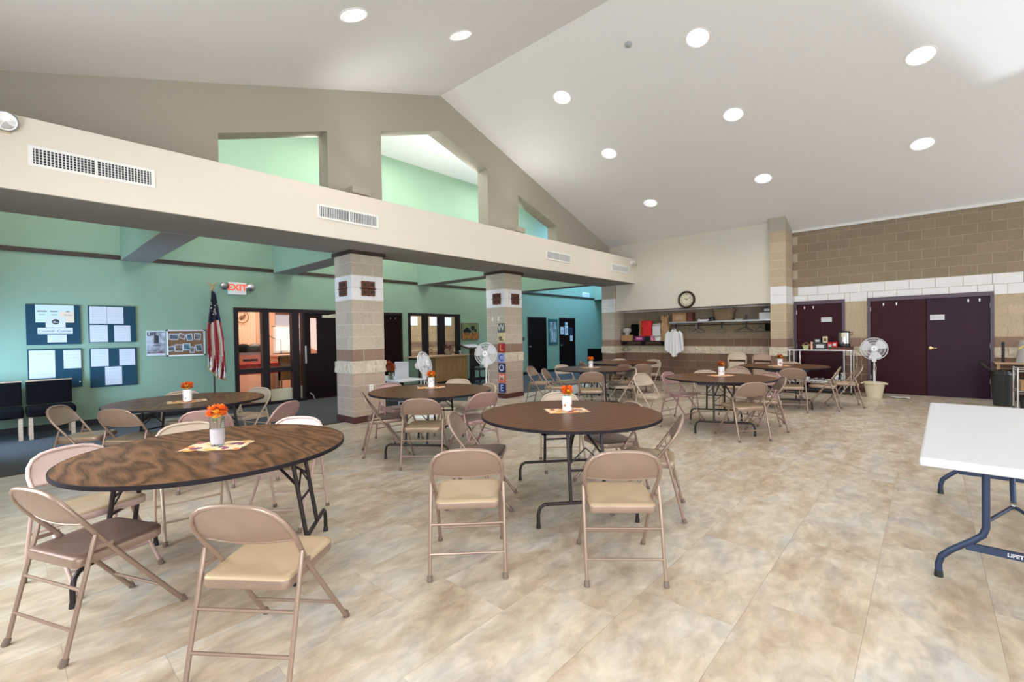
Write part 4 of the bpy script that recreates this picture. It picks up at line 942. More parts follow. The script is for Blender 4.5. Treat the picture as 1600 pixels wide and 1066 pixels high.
# centrepieces
def blossom(mb, c, r, rnd, n=30):
    for i in range(n):
        t = math.acos(1-1.7*(i+.5)/n); p = i*2.39996+rnd.random()*.4
        d = Vector((math.sin(t)*math.cos(p), math.sin(t)*math.sin(p), math.cos(t)))
        a = d.cross(Vector((0, 0, 1)) if abs(d.z) < .9 else Vector((1, 0, 0))).normalized(); b = d.cross(a)
        base = Vector(c)+d*r*.25; tip = Vector(c)+d*r*(.9+.25*rnd.random()); w = r*.42
        mb.add([base, base.lerp(tip, .6)+a*w+b*w*.1, tip+a*w*.4, tip-a*w*.4, base.lerp(tip, .6)-a*w-b*w*.1], [(0, 1, 2, 3, 4)])
def centre(x, y, rz, i, tall, labv, labm, mt1='orange', lying=False):
    pm = thing('leaf_placemat', labm, 'placemat', (x, y, .7402), math.radians(rz), 'autumn leaf placemats')
    mb = MB(); mb.grid(lambda u, v: ((u-.5)*.36+.006*math.sin(v*17), (v-.5)*.25+.007*math.sin(u*23), .0016+.0012*math.sin(u*9+v*7)), 24, 8); mb.grid(lambda u, v: ((u-.5)*.36+.006*math.sin(v*17), (v-.5)*.25+.007*math.sin(u*23), .0002), 24, 8)
    mb.build('cloth', PM[i % 3], pm)
    v = thing('flower_vase', labv, 'vase', (x+.0, y, .7432), 0, 'vases of orange flowers on the tables')
    rnd = random.Random(i+3)
    if i == 0:
        MB().lathe([(.036, 0), (.041, .012), (.043, .180), (.041, .180), (.0385, .014), (.001, .012)], n=24).build('glass_jar', M['glass'], v, 40)
        MB().lathe([(.0375, .014), (.040, .060), (.0395, .062), (.0405, .108), (.001, .111)], n=24).build('white_filling', M['wax'], v, 40)
    else:
        MB().lathe([(.036, 0), (.042, .006), (.044, .13), (.041, .132), (.038, .01), (.001, .008)], n=20).build('vase_body', M['white'], v, 40)
        pr_ = MB()
        for k in range(7):
            a = rnd.random()*6.28; z = rnd.uniform(.03, .1); ra = .0437
            pr_.add([(ra*math.cos(a+q)*1.01, ra*math.sin(a+q)*1.01, z+w) for q, w in ((0, -.014), (.22, 0), (0, .016), (-.22, 0))], [(0, 1, 2, 3)])
        pr_.build('leaf_print', M['rust'] if i % 2 else M['inkg'], v)
    heads = [(-.028, .02, .185, .042), (.030, -.015, .19, .045), (.012, .035, .20, .035), (-.01, -.03, .165, .038), (.045, .02, .165, .03), (-.052, -.005, .17, .028)]
    heads = [(a*.85, b*.85, .13+(c-.13)*.9+(.045 if i == 0 else 0), r_*.85) for a, b, c, r_ in heads]
    sm = MB()
    for (a, b, c, r_) in heads: sm.tube([(a*.2, b*.2, .03), (a*.6, b*.6, .11), (a, b, c-.01)], .0022, 5)
    sm.build('stems', M['leaf'], v)
    for j, (a, b, c, r_) in enumerate(heads):
        mb = MB(); blossom(mb, (a, b, c-.002), r_, rnd); mb.build('blossom', M[mt1 if j % 3 else ('yellow' if j else mt1)], v, fix=False)
    lf = MB()
    for j in range(8):
        a = rnd.random()*6.28; d = Vector((math.cos(a), math.sin(a), .2)); s_ = Vector((-d.y, d.x, 0))*.012; b0 = Vector((0, 0, .15))+d*.02
        lf.add([b0, b0+d*.03+s_, b0+d*.06, b0+d*.03-s_], [(0, 1, 2, 3)])
    lf.build('leaves', M['leaf'], v)
centre(.906, 3.382, -42, 0, 1, 'clear jar half filled white with orange flowers on the nearest table', 'printed autumn leaf placemat under the clear jar on the nearest table')
centre(3.335, 2.374, -40, 1, 1, 'bright white vase of orange flowers on the centre table', 'leaf shaped autumn placemat on the centre table')
centre(3.80, 4.90, -35, 2, 1, 'white vase of orange flowers on the table by the near column', 'autumn placemat on the table by the near column')
centre(1.359, 6.123, -10, 4, 1, 'vase of orange flowers on the rear left dark table', 'autumn placemat on the rear left dark table', 'orange')
centre(7.40, 2.36, -40, 5, 1, 'white vase of rust flowers on the right middle table', 'autumn placemat on the right middle table', 'rust')
centre(9.95, 2.10, -40, 7, 1, 'low white vase of rust flowers on the rear right table', 'autumn placemat on the rear right table', 'rust')
centre(7.86, 5.0, -40, 8, 1, 'white vase of orange flowers on the rear middle table', 'autumn placemat on the rear middle table')

# ================================================================== white folding table at the right
r = thing('white_folding_table', 'long white plastic folding table with blue grey legs at the right edge', 'table', (0, .075, 0), -.0198)
MB().box((3.22, -.74, .695), (5.66, .025, .74)).build('tabletop', M['wtable'], r, bevel=.012)
MB().box((3.40, -.66, .665), (5.48, -.62, .695)).box((3.40, -.10, .665), (5.48, -.06, .695)).build('under_rail', M['bluemetal'], r)
for xi, (xx, s) in enumerate(((3.56, 1), (5.36, -1))):
    for (yp, yf) in ((-.235, -.045), (-.49, -.68)):
        sg = 1 if yf > yp else -1
        l = MB().tube([(xx, yp, .69), (xx, yp, .33), (xx, yp+sg*.012, .285), (xx, yp+sg*.045, .25), (xx, yp+sg*.14, .165), (xx, yf-sg*.012, .12), (xx, yf, .075), (xx, yf, .01)], [.017]*8, 12).build('leg', M['bluemetal'], r, 60)
        MB().lathe([(.021, 0), (.019, .035)], (xx, yf, 0), 12).build('foot_cap', M['black'], l, 40)
    MB().box((xx-.012, -.58, .190), (xx+.012, -.155, .228)).build('cross_bar', M['bluemetal'], r)
    MB().tube([(xx, -.235, .36), (xx+s*.36, -.363, .375)], .010, 8).tube([(xx, -.49, .36), (xx+s*.36, -.363, .375)], .010, 8).tube([(xx+s*.36, -.363, .375), (xx+s*.50, -.363, .68)], .013, 8).build('brace', M['bluemetal'], r, 50)
    MB().lathe([(.026, -.012), (.026, .012)], (xx+s*.36, -.363, .375), 14, Matrix.Rotation(PI/2, 4, 'X')).build('brace_ring', M['steel'], r, 40)
lbl = MB().box((3.5468, -.44, .198), (3.548, -.285, .222)).build('brand_plate', M['bluemetal'], r)
text_mesh('lettering', 'LIFETIME', .026, M['paper'], lbl, facing('-x', (3.5465, -.3625, .210)), .0004, bold=.0008)

# ================================================================== seating at the left, by the green wall
def bench(x0, x1, lab):
    r = thing('lounge_bench', lab, 'bench', (0, 0, 0), group='dark upholstered benches')
    MB().box((x0, 9.72, .33), (x1, 10.30, .46)).build('seat_cushion', M['blackf'], r, bevel=.03)
    MB().box((x0+.01, 10.22, .47), (x1-.01, 10.34, .83)).build('backrest', M['blackf'], r, bevel=.012)
    MB().box((x0+.005, 10.20, .83), (x1-.005, 10.345, .843)).build('top_rail', M['wood'], r)
    for x in (x0+.02, x1-.06):
        for y in (9.76, 10.24): MB().box((x, y, 0), (x+.045, y+.05, .34)).build('leg', M['wood'], r)
bench(-.52, .175, 'dark two seat bench cut off by the left edge of the photo')
bench(.20, .73, 'dark bench with wooden legs below the navy notice boards')
r = thing('dark_armchair', 'black high backed armchair at the far end of the passage', 'chair', (13.5, 8.05, 0))
MB().box((-.3, -.35, .38), (.32, .45, .48)).build('seat', M['blackf'], r, bevel=.02); MB().box((-.34, -.35, .46), (-.24, .45, .92)).build('backrest', M['blackf'], r, bevel=.02)
for x in (-.28, .26):
    for y in (-.3, .4): MB().tube([(x, y, 0), (x, y, .4)], .016, 6).build('leg', M['black'], r)
r = thing('dark_side_chair', 'black stacking chair against the green wall behind the standing fan', 'chair', (9.35, 9.75, 0))
MB().box((-.22, -.2, .42), (.22, .22, .47)).build('seat', M['black'], r, bevel=.01); MB().box((-.2, .20, .50), (.2, .23, .86)).build('backrest', M['black'], r, bevel=.01)
for x in (-.2, .2):
    for y in (-.18, .2): MB().tube([(x, y, 0), (x*.95, y, .45)], .011, 6).build('leg', M['black'], r)
    MB().tube([(x*.9, .22, .45), (x*.9, .22, .6)], .011, 6).build('back_post', M['black'], r)

# counter, lectern, low table
r = thing('wooden_counter', 'oak fronted counter below the second window', 'counter')
MB().box((7.30, 9.95, .845), (9.15, 10.52, .88)).build('worktop', M['wood'], r, bevel=.003)
MB().box((7.95, 10.02, .16), (9.08, 10.06, .845)).build('front_panel', M['oak'], r); MB().box((7.93, 10.0, .10), (7.965, 10.45, .845)).build('end_panel', M['oak'], r); MB().box((9.06, 10.0, .10), (9.10, 10.5, .845)).build('end_panel', M['oak'], r)
MB().box((7.95, 10.08, 0), (9.06, 10.45, .16)).build('plinth', M['black'], r)
for x in (7.36, 7.7): MB().box((x, 10.0, 0), (x+.04, 10.04, .845)).build('leg', M['gtrim'], r)
r = thing('flower_basket', 'basket of dark dried flowers on the oak counter', 'basket', (8.55, 10.2, .88))
MB().lathe([(.09, 0), (.12, .10), (.13, .14), (.11, .13), (.001, .02)], n=14).build('basket', M['wicker'], r, 40)
mb = MB(); rn = random.Random(2)
for j in range(9): blossom(mb, (rn.uniform(-.12, .12), rn.uniform(-.08, .08), .19+rn.uniform(-.03, .08)), .06, rn, 16)
mb.build('dried_flowers', M['rustbrown'], r, fix=False)
r = thing('card_reader', 'small dark box with a white card at the right end of the oak counter', 'box', (8.95, 10.25, .88)); MB().box((-.08, -.05, 0), (.02, .05, .09)).build('dark_box', M['black'], r, bevel=.004); MB().box((.03, -.02, 0), (.09, -.01, .11)).build('card', M['paper'], r)
r = thing('lectern', 'tall dark lectern with an open guest book beside the oak counter', 'lectern', (9.42, 10.15, 0))
MB().box((-.14, -.1, 0), (.14, .12, .03)).build('base', M['gtrim'], r); MB().box((-.07, -.05, .03), (.07, .05, 1.06)).build('post', M['gtrim'], r, bevel=.004)
T = Matrix.Translation((0, 0, 1.09)) @ Matrix.Rotation(math.radians(14), 4, 'X')
MB().box((-.34, -.2, -.015), (.34, .2, .012), T).build('slanted_top', M['gtrim'], r)
bk = MB(); bk.box((-.27, -.14, .012), (-.005, .15, .03), T).box((.005, -.14, .012), (.27, .15, .03), T)
tag(bk.build('open_book', M['paper'], loc=(9.42, 10.15, 0)), 'open guest book lying on the tall dark lectern', 'book')
r = thing('low_white_table', 'low white table between the near column and the white fan', 'table', (5.5, 8.4, 0))
MB().box((-.33, -.72, .52), (.33, .72, .55)).build('tabletop', M['wtable'], r, bevel=.006)
for x in (-.27, .27):
    for y in (-.62, .62): MB().tube([(x, y, 0), (x, y, .52)], .014, 8).build('leg', M['steel'], r)
MB().tube([(-.27, -.62, .12), (.27, -.62, .12)], .01, 6).build('cross_bar', M['steel'], r)
r = thing('white_card_stand', 'tall white folded card standing on the low white table', 'sign', (5.52, 8.1, .55))
T = Matrix.Rotation(-.7, 4, 'Z') @ Matrix.Rotation(math.radians(-12), 4, 'X')
MB().box((-.14, 0, 0), (.14, .006, .36), T).build('card', M['paper'], r); MB().box((-.14, .06, 0), (.14, .066, .33), Matrix.Rotation(-.7, 4, 'Z') @ Matrix.Rotation(math.radians(6), 4, 'X')).build('back_leaf', M['paper'], r)
r = thing('flower_jar', 'glass jar of dark orange flowers on the low white table beside the column', 'vase', (5.28, 8.12, .55))
MB().lathe([(.05, 0), (.06, .03), (.055, .15), (.05, .15), (.05, .01), (.001, .008)], n=16).build('glass_jar', M['glass'], r, 40)
mb = MB()
for j in range(8): blossom(mb, (rn.uniform(-.08, .08), rn.uniform(-.06, .06), .26+rn.uniform(-.05, .07)), .065, rn, 18)
mb.build('blossoms', M['rust'], r, fix=False)
MB().tube([(0, 0, .02), (.02, 0, .2)], .003, 5).tube([(0.01, 0, .02), (-.03, .02, .2)], .003, 5).build('stems', M['leaf'], r)

# ================================================================== pedestal fans
def fan(x, y, z0, zh, yaw, pitch, lab, base=True, rad=.225):
    r = thing('pedestal_fan', lab, 'fan', (x, y, z0), 0, 'white pedestal fans')
    if base: MB().lathe([(.20, 0), (.20, .015), (.16, .03), (.04, .045), (.025, .08)], n=24).build('base', M['white'], r, 40)
    H_ = zh-z0
    MB().tube([(0, 0, .02), (0, 0, H_*.55)], .016, 10).tube([(0, 0, H_*.55), (0, 0, H_-.06)], .011, 10).build('pole', M['white'], r, 50)
    T = Matrix.Translation((0, 0, H_)) @ Matrix.Rotation(math.radians(yaw), 4, 'Z') @ Matrix.Rotation(math.radians(pitch), 4, 'Y') @ Matrix.Rotation(PI/2, 4, 'Y')   # local z = blowing direction
    MB().box((-.03, -.035, -.27), (.03, .035, -.06), Matrix.Translation((0, 0, H_))).build('control_box', M['white'], r, bevel=.01)
    def tp(p): return T @ Vector(p)
    MB().lathe([(.045, -.16), (.065, -.13), (.07, -.05), (.05, -.03)], n=18, T=T).build('motor_housing', M['white'], r, 40)
    h = MB()
    for rr, zz in ((rad, 0), (rad*.985, .03), (rad*.80, .055), (rad*.55, .068), (rad*.80, -.035), (rad*.55, -.045)):
        h.tube([tp((rr*math.cos(a*PI/20), rr*math.sin(a*PI/20), zz)) for a in range(40)], .007 if rr == rad else .003, 5, closed=True)
    h.build('cage_rings', M['fancage'], r, 60)
    w = MB()
    for k in range(48):
        a = 2*PI*k/48
        for s, zc in ((1, .07), (-1, -.048)):
            pts = [(rad*.2, zc), (rad*.55, zc-.002*s), (rad*.82, zc-.02*s if s > 0 else -.035), (rad, 0)]
            w.tube([tp((q*math.cos(a), q*math.sin(a), zz)) for q, zz in pts], .0014, 4, caps=False)
    w.build('cage_wires', M['fancage'], r)
    MB().lathe([(.001, .082), (.05, .08), (.058, .07), (.055, .06)], n=20, T=T).build('badge', M['white'], r, 40)
    MB().lathe([(.001, .0835), (.012, .083)], n=10, T=T).build('badge_mark', M['ink'], r)
    for k in range(3):
        a0 = 2*PI*k/3
        MB().grid(lambda u, v: tp(((.03+u*rad*.80)*math.cos(a0+(v-.4)*(1.35-.2*u)), (.03+u*rad*.80)*math.sin(a0+(v-.4)*(1.35-.2*u)), .02-.035*v)), 8, 8).build('blade', M['blade'], r, 60)
    MB().lathe([(.04, -.03), (.04, .03), (.02, .045), (.001, .046)], n=14, T=T).build('hub', M['white'], r, 40)
    MB().tube([(.015, 0, H_-.25), (.05, -.03, H_*.6), (.04, -.02, H_*.4), (.01, -.02, .06)], .004, 5).build('cord', M['white'], r)
    return r
fan(12.10, .83, .028, 1.005, 186, -4, 'white standing fan in a cream tub before the maroon double doors', False)
fan(4.97, 6.6, 0, .93, -62, -14, 'white fan seen from the side behind the table by the near column')
fan(6.5, 6.6, 0, 1.045, 212, -6, 'white standing fan overlapping the left face of the WELCOME column')
r = thing('cream_tub', 'cream plastic tub holding the standing fan', 'tub', (12.10, .83, 0))
MB().lathe([(.001, .022), (.13, .022), (.17, .30), (.18, .30), (.18, .315), (.19, .315), (.19, .285), (.173, .28), (.13, 0), (.001, 0)], n=28, sx=1, sy=1).build('tub_body', M['ivory'], r, 30)
for s in (-1, 1): MB().tube([(-.06, s*.175, .29), (-.05, s*.215, .285), (.05, s*.215, .285), (.06, s*.175, .29)], .012, 6).build('handle', M['ivory'], r)
bpy.data.objects['cream_tub'].children
fc_ = thing('white_rag', 'small white rag on the floor beside the cream tub', 'cloth', (12.25, .42, 0)); MB().grid(lambda u, v: (u*.2-.1, v*.3-.15, .004+.014*abs(math.sin(u*7+v*5))), 10, 10).build('cloth', M['shirt'], fc_, 60)

# ================================================================== steel serving cart
r = thing('steel_cart', 'steel wire serving cart standing before the single maroon door', 'cart')
CX0, CX1, CY0, CY1, CZ = 12.18, 12.72, 1.20, 2.41, .975
MB().box((CX0, CY0, CZ-.025), (CX1, CY1, CZ)).build('top_shelf', M['chrome'], r, bevel=.004)
for x in (CX0+.03, CX1-.03):
    for y in (CY0+.03, CY1-.03, CY0+.15 if x < 12.4 else CY1-.15):
        l = MB().tube([(x, y, .05), (x, y, CZ-.02)], .014, 8).build('post', M['chrome'], r, 50)
        MB().lathe([(.028, -.012), (.028, .012)], (x, y, .03), 12, Matrix.Rotation(PI/2, 4, 'X')).build('caster', M['black'], l)
for z in (.27,):
    f = MB(); f.tube([(CX0, CY0, z), (CX1, CY0, z), (CX1, CY1, z), (CX0, CY1, z)], .008, 6, True).tube([(CX0, CY0, z-.03), (CX1, CY0, z-.03), (CX1, CY1, z-.03), (CX0, CY1, z-.03)], .006, 6, True)
    for i in range(24): f.tube([(CX0, CY0+(i+.5)*(CY1-CY0)/24, z), (CX1, CY0+(i+.5)*(CY1-CY0)/24, z)], .003, 4)
    for i in range(30): f.tube([(CX0, CY0+i*(CY1-CY0)/30, z), (CX0, CY0+(i+1)*(CY1-CY0)/30, z-.03 if i % 2 else z)], .003, 4)
    f.build('wire_shelf', M['chrome'], r)
MB().box((CX0+.05, CY0, .09), (CX1, CY1, .11)).build('bottom_panel', M['black'], r)
MB().tube([(CX0+.02, CY0-.02, CZ), (CX0+.02, CY0-.07, CZ-.03), (CX0+.02, CY0-.08, CZ-.25), (CX0+.03, CY0-.06, CZ-.45)], .004, 6).build('hanging_cord', M['ivory'], r)
Z = CZ
r = thing('coffee_tray', 'dark reddish tray under the coffee urn', 'tray', (12.42, 1.44, Z)); MB().box((-.18, -.22, 0), (.18, .22, .05)).build('tray_body', M['rustbrown'], r, bevel=.006); MB().box((-.19, -.23, .05), (.19, .23, .058)).build('rim', M['gtrim'], r)
r = thing('coffee_urn', 'stainless coffee urn with black lid and base', 'urn', (12.42, 1.37, Z+.058))
MB().lathe([(.11, 0), (.115, .02), (.11, .07), (.105, .075)], n=24).build('base', M['black'], r, 40); MB().lathe([(.105, .07), (.105, .31), (.10, .315)], n=28).build('body', M['steel'], r, 40)
MB().lathe([(.112, .31), (.115, .33), (.10, .345), (.03, .355), (.001, .356)], n=24).build('lid', M['black'], r, 40); MB().box((-.112, -.035, .22), (-.104, .035, .30)).build('label', M['ivory'], r)
MB().tube([(-.10, 0, .10), (-.15, 0, .10), (-.155, 0, .075)], .011, 8).build('spigot', M['black'], r)
for s in (-1, 1): MB().tube([(0, s*.105, .26), (0, s*.145, .27), (0, s*.145, .32), (0, s*.11, .325)], .008, 6).build('handle', M['black'], r)
def carton(name, x, y, z, d, m_, lab, lid=None, rz=0, cat='box', lmat=None):
    r = thing(name, lab, cat, (x, y, z), rz); MB().box((-d[0]/2, -d[1]/2, 0), (d[0]/2, d[1]/2, d[2])).build('carton', M[m_], r, bevel=.003)
    if lid: MB().box((-d[0]/2-.004, -d[1]/2-.004, d[2]*.75), (d[0]/2+.004, d[1]/2+.004, d[2]+.002)).build('lid', M[lid], r)
    if lmat: MB().box((-d[0]/2-.002, -d[1]*.3, d[2]*.25), (-d[0]/2, d[1]*.3, d[2]*.75)).build('label', M[lmat], r)
    return r
carton('tea_box', 12.40, 1.62, Z, (.08, .10, .16), 'red', 'red tea box left of the coffee urn', lmat='paper')
carton('sugar_box', 12.30, 1.525, Z+.058, (.06, .09, .11), 'red', 'small red and white box next to the coffee urn', lmat='paper')
carton('black_organizer', 12.42, 1.80, Z, (.2, .24, .15), 'black', 'black organizer box in the middle of the steel cart', lmat='paper')
carton('black_caddy', 12.45, 1.86, Z+.15, (.14, .13, .09), 'black', 'black caddy stacked on the black organizer', lmat='paper')
carton('creamer_box', 12.45, 1.72, Z+.15, (.06, .09, .14), 'ivory', 'yellow box standing on the black organizer', lmat='cork')
r = thing('green_basket', 'small pale green basket at the left end of the steel cart', 'basket', (12.38, 2.08, Z)); MB().lathe([(.06, 0), (.085, .09), (.095, .10), (.08, .095), (.055, .01), (.001, .008)], n=4, T=Matrix.Rotation(PI/4, 4, 'Z')).build('basket', mat('pale_green', (.45, .45, .22), .8), r); MB().tube([(0, -.085, .09), (0, 0, .16), (0, .085, .09)], .006, 6).build('handle', M['wood'], r)
r = thing('rolled_napkin', 'peach rolled napkin beside the green basket', 'napkin', (12.36, 1.965, Z)); MB().lathe([(.02, 0), (.03, .06), (.018, .12), (.03, .155), (.015, .17), (.001, .172)], n=12).build('roll', M['peach'], r, 50)
for i, (y, h_, m_, l) in enumerate(((2.05, .07, 'white', 'white cup, leftmost on the wire shelf'), (1.88, .05, 'steel', 'small steel bowl, second on the wire shelf'), (1.76, .05, 'steel', 'small steel bowl, third on the wire shelf'))):
    r = thing('cup' if i == 0 else 'bowl', l, 'cup' if i == 0 else 'bowl', (12.35, y, .278)); MB().lathe([(.03, 0), (.045, h_), (.041, h_), (.028, .006), (.001, .005)], n=16).build('body', M[m_], r, 40)
for i, (y, l) in enumerate(((1.50, 'glass jar with white lid, left of two on the wire shelf'), (1.38, 'glass jar with white lid, right of two on the wire shelf'))):
    r = thing('jar', l, 'jar', (12.33, y, .278)); MB().lathe([(.045, 0), (.05, .02), (.05, .12), (.035, .15), (.035, .16)], n=16).build('body', M['steel'], r, 40); MB().lathe([(.04, .16), (.04, .185), (.001, .187)], n=16).build('lid', M['white'], r, 40); MB().box((-.052, -.03, .04), (-.048, .03, .10)).build('label', M['paper'], r)

# ================================================================== coat alcove shelves and what they hold
r = thing('upper_shelf', 'long grey coat shelf with hanging rail under the clock', 'shelf')
MB().box((12.60, 2.80, 1.675), (XD-.015, 5.42, 1.70)).build('shelf_board', M['shelf'], r); MB().box((12.595, 2.80, 1.665), (12.60, 5.42, 1.705)).build('front_edge', M['steel'], r)
for y in (2.9, 3.42, 4.02, 4.62, 5.25): MB().box((12.66, y-.012, 1.50), (12.69, y+.012, 1.675)).box((12.66, y-.01, 1.645), (XD-.02, y+.01, 1.675)).build('bracket', M['black'], r)
MB().tube([(12.675, 2.82, 1.60), (12.675, 5.40, 1.60)], .011, 8).build('hanging_rail', M['black'], r)
MB().tube([(12.675, 3.42, 1.70), (12.675, 3.42, 1.84)], .02, 8).build('upright_stub', M['black'], r)
r = thing('lower_shelf', 'black lower coat shelf loaded with bags at the alcove left end', 'shelf')
MB().box((12.60, 5.48, 1.155), (XD-.015, 6.95, 1.18)).build('shelf_board', M['black'], r)
for y in (5.7, 6.3, 6.9): MB().box((12.66, y-.012, 1.05), (XD-.02, y+.012, 1.155)).build('bracket', M['black'], r)
MB().tube([(12.70, 5.5, 1.08), (12.70, 6.94, 1.08)], .011, 8).build('hanging_rail', M['black'], r)
ZU, ZL = 1.70, 1.18
c = carton('cardboard_box', 12.76, 5.14, ZU, (.26, .38, .24), 'cardboard', 'brown cardboard box at the left end of the upper shelf', lmat='wood')
carton('dark_bag', 12.78, 4.86, ZU, (.22, .14, .26), 'rustbrown', 'dark red bag leaning right of the cardboard box')
r = thing('ashtray_stack', 'small white gadget on the upper shelf between box and basket', 'gadget', (12.72, 4.62, ZU)); MB().lathe([(.04, 0), (.045, .04), (.02, .07), (.001, .075)], n=14).build('body', M['white'], r, 40); MB().lathe([(.02, .07), (.02, .1)], n=8).build('knob', M['black'], r)
carton('white_tray', 12.72, 4.46, ZU, (.16, .22, .05), 'white', 'flat white tray on the upper shelf')
r = thing('baseball_hat', 'black peaked hat on the upper shelf beside the wicker basket', 'hat', (12.73, 4.28, ZU)); MB().lathe([(.085, 0), (.085, .05), (.06, .10), (.001, .12)], n=16).build('crown', M['black'], r, 40); MB().box((-.17, -.06, 0), (-.07, .06, .012)).build('brim', M['black'], r, bevel=.004)
r = thing('wicker_basket', 'large wicker laundry basket on the upper shelf', 'basket', (12.77, 3.98, ZU))
mb = MB()
for i in range(9):
    z = .01+i*.035; t = i/8; a, b = .10+.03*t, .20+.06*t
    mb.tube([(a*math.copysign(abs(math.cos(q))**.5, math.cos(q)), b*math.copysign(abs(math.sin(q))**.5, math.sin(q)), z) for q in [2*PI*k/28 for k in range(28)]], .019, 5, True)
mb.build('woven_side', M['wicker'], r, 60); MB().box((-.1, -.19, 0), (.1, .19, .02)).build('bottom', M['wicker'], r)
MB().grid(lambda u, v: (-.12+.24*v, -.24+.48*u, .27+.05*math.sin(u*8)*math.sin(v*5+.5)+.05*math.sin(v*PI)), 14, 8).build('cloth_lining', M['shelf'], r, 60)
for s in (-1, 1): MB().tube([(-.05, s*.27, .27), (-.03, s*.30, .33), (.03, s*.30, .33), (.05, s*.27, .27)], .012, 6).build('handle', M['wicker'], r)
r = thing('folded_papers', 'folded pale cloth on the upper shelf right of the wicker basket', 'cloth', (12.72, 3.60, ZU)); MB().box((-.07, -.10, 0), (.07, .10, .02)).box((-.06, -.09, .02), (.06, .08, .035)).build('stack', M['shelf'], r, bevel=.004)
carton('white_carton', 12.76, 2.98, ZU, (.24, .28, .17), 'paper', 'white carton at the right end of the upper shelf, lower of two')
carton('black_carton', 12.76, 2.95, ZU+.17, (.2, .2, .13), 'black', 'black and white carton stacked on the white carton', lmat='paper')
# clothes hangers
def hanger(y, w, m_, lab, x=12.675, z=1.60, cat='hanger', yaw=0):
    r = thing('clothes_hanger', lab, cat, (x, y, z), yaw, 'coat hangers on the rails')
    MB().tube([(0, 0, -.075), (0, 0, -.03), (0, -.02, -.005), (0, -.018, .014), (0, 0, .020), (0, .014, .012)], .004, 6).tube([(0, 0, -.075), (0, w, -.17), (0, w-.02, -.19), (0, -w+.02, -.19), (0, -w, -.17)], .006, 6, True).build('wire', M[m_], r, 60)
    return r
for y, w, m_, l, yw in ((4.70, .15, 'steel', 'thin wire hanger, left one below the upper shelf', .25), (4.62, .2, 'black', 'dark wire hanger just right of the first thin one', -.2), (4.02, .2, 'steel', 'wire hanger seen nearly edge on below the wicker basket', 1.2), (3.50, .2, 'black', 'thick black hanger, left of the dark pair below the upper shelf', .1), (3.44, .2, 'black', 'thick black hanger, right of the dark pair below the upper shelf', -.15), (3.10, .19, 'black', 'black hanger seen edge on near the right pier', 1.15)):
    hanger(y, w, m_, l, yaw=yw)
r = thing('dark_garment', 'short dark garment hanging at the right end of the rail', 'garment', (12.675, 2.90, 1.60)); MB().box((-.10, -.09, -.19), (.10, .08, -.0)).build('cloth', M['blackf'], r, bevel=.03)
hanger(6.80, .14, 'bluemetal', 'blue grey hanger below the left end of the lower shelf', 12.70, 1.08, yaw=.2)
# white shirt
r = thing('white_shirt', 'white long sleeved shirt hanging between the two shelves', 'shirt', (12.58, 5.27, 0))
def sh(u, v):
    z = 1.49-v*.66-(.06 if .3 < u < .7 else 0)*v; w = .10+.09*min(v*5, 1)+.015*v; a = (u-.5)*2
    z -= (1-min(v*8, 1))*.0+abs(a)*.05*(1-v); z += .035*math.cos(a*PI)*v*-1
    return (-.035*math.cos(a*PI/2)-.012*math.sin(a*14)*v, a*w, z)
MB().grid(sh, 30, 14).grid(lambda u, v: (-sh(u, v)[0]*.8+.01, sh(u, v)[1], sh(u, v)[2]), 30, 14).build('body', M['shirt'], r, 70)
for s in (-1, 1): MB().tube([(0, s*.15, 1.44), (-.01, s*.205, 1.35), (-.01, s*.225, 1.15), (0, s*.235, .98), (0, s*.235, .90)], [.035, .05, .045, .04, .035], 10).build('sleeve', M['shirt'], r, 70)
MB().tube([(-.02, -.06, 1.47), (-.045, 0, 1.45), (-.02, .06, 1.47), (.03, .04, 1.50), (.03, -.04, 1.50)], .016, 6, True).build('collar', M['shirt'], r, 70)
MB().tube([(0, 0, 1.49), (0, 0, 1.58), (0, .02, 1.61)], .006, 6).build('hanger_hook', M['black'], r)
# bags on the lower shelf
def bag(name, x, y, z, w, h, m_, lab, top=.75, d=.11, crumple=.012, seed=0):
    r = thing(name, lab, 'bag', (x, y, z)); rn_ = random.Random(seed)
    ph = [rn_.random()*6 for _ in range(4)]
    def f(u, v):
        a = 2*PI*u; sc = 1-(1-top)*v**2; q = crumple*(math.sin(a*5+v*9+ph[0])+math.sin(a*3-v*13+ph[1]))*(.3+v)
        return ((d*sc+q)*math.copysign(abs(math.cos(a))**.55, math.cos(a)), (w/2*sc+q)*math.copysign(abs(math.sin(a))**.55, math.sin(a)), h*v+crumple*math.sin(a*4+ph[2])*v)
    MB().grid(f, 32, 8).build('bag_body', M[m_], r, 60)
    MB().box((-d*.9, -w*.45, 0), (d*.9, w*.45, .01)).build('bottom', M[m_], r)
    return r
carton('brown_box', 12.72, 6.75, ZL, (.2, .36, .18), 'cardboard', 'low brown box at the left end of the lower shelf')
r = thing('white_hat', 'pale crumpled hat on the low brown box', 'hat', (12.71, 6.78, ZL+.18)); MB().lathe([(.06, 0), (.07, .05), (.12, .10), (.13, .16), (.09, .20), (.001, .21)], n=14, sy=1.1).build('crown', M['shelf'], r, 60)
bag('black_backpack', 12.80, 6.56, ZL, .26, .50, 'blackf', 'black bag standing behind the boxes on the lower shelf', .7, .1, .01, 1)
bag('kraft_bag', 12.84, 6.34, ZL+.0, .20, .62, 'kraft', 'narrow brown paper bag left of the red bag', .8, .07, .01, 2)
bag('red_bag', 12.72, 6.13, ZL+.14, .33, .44, 'red', 'bright red shopping bag on the lower shelf', .95, .1, .01, 3)
carton('purple_box', 12.71, 6.34, ZL, (.2, .32, .14), 'purple', 'purple printed box at the front of the lower shelf', lmat='pink')
carton('low_dark_box', 12.72, 6.08, ZL, (.2, .18, .14), 'black', 'dark box under the red bag')
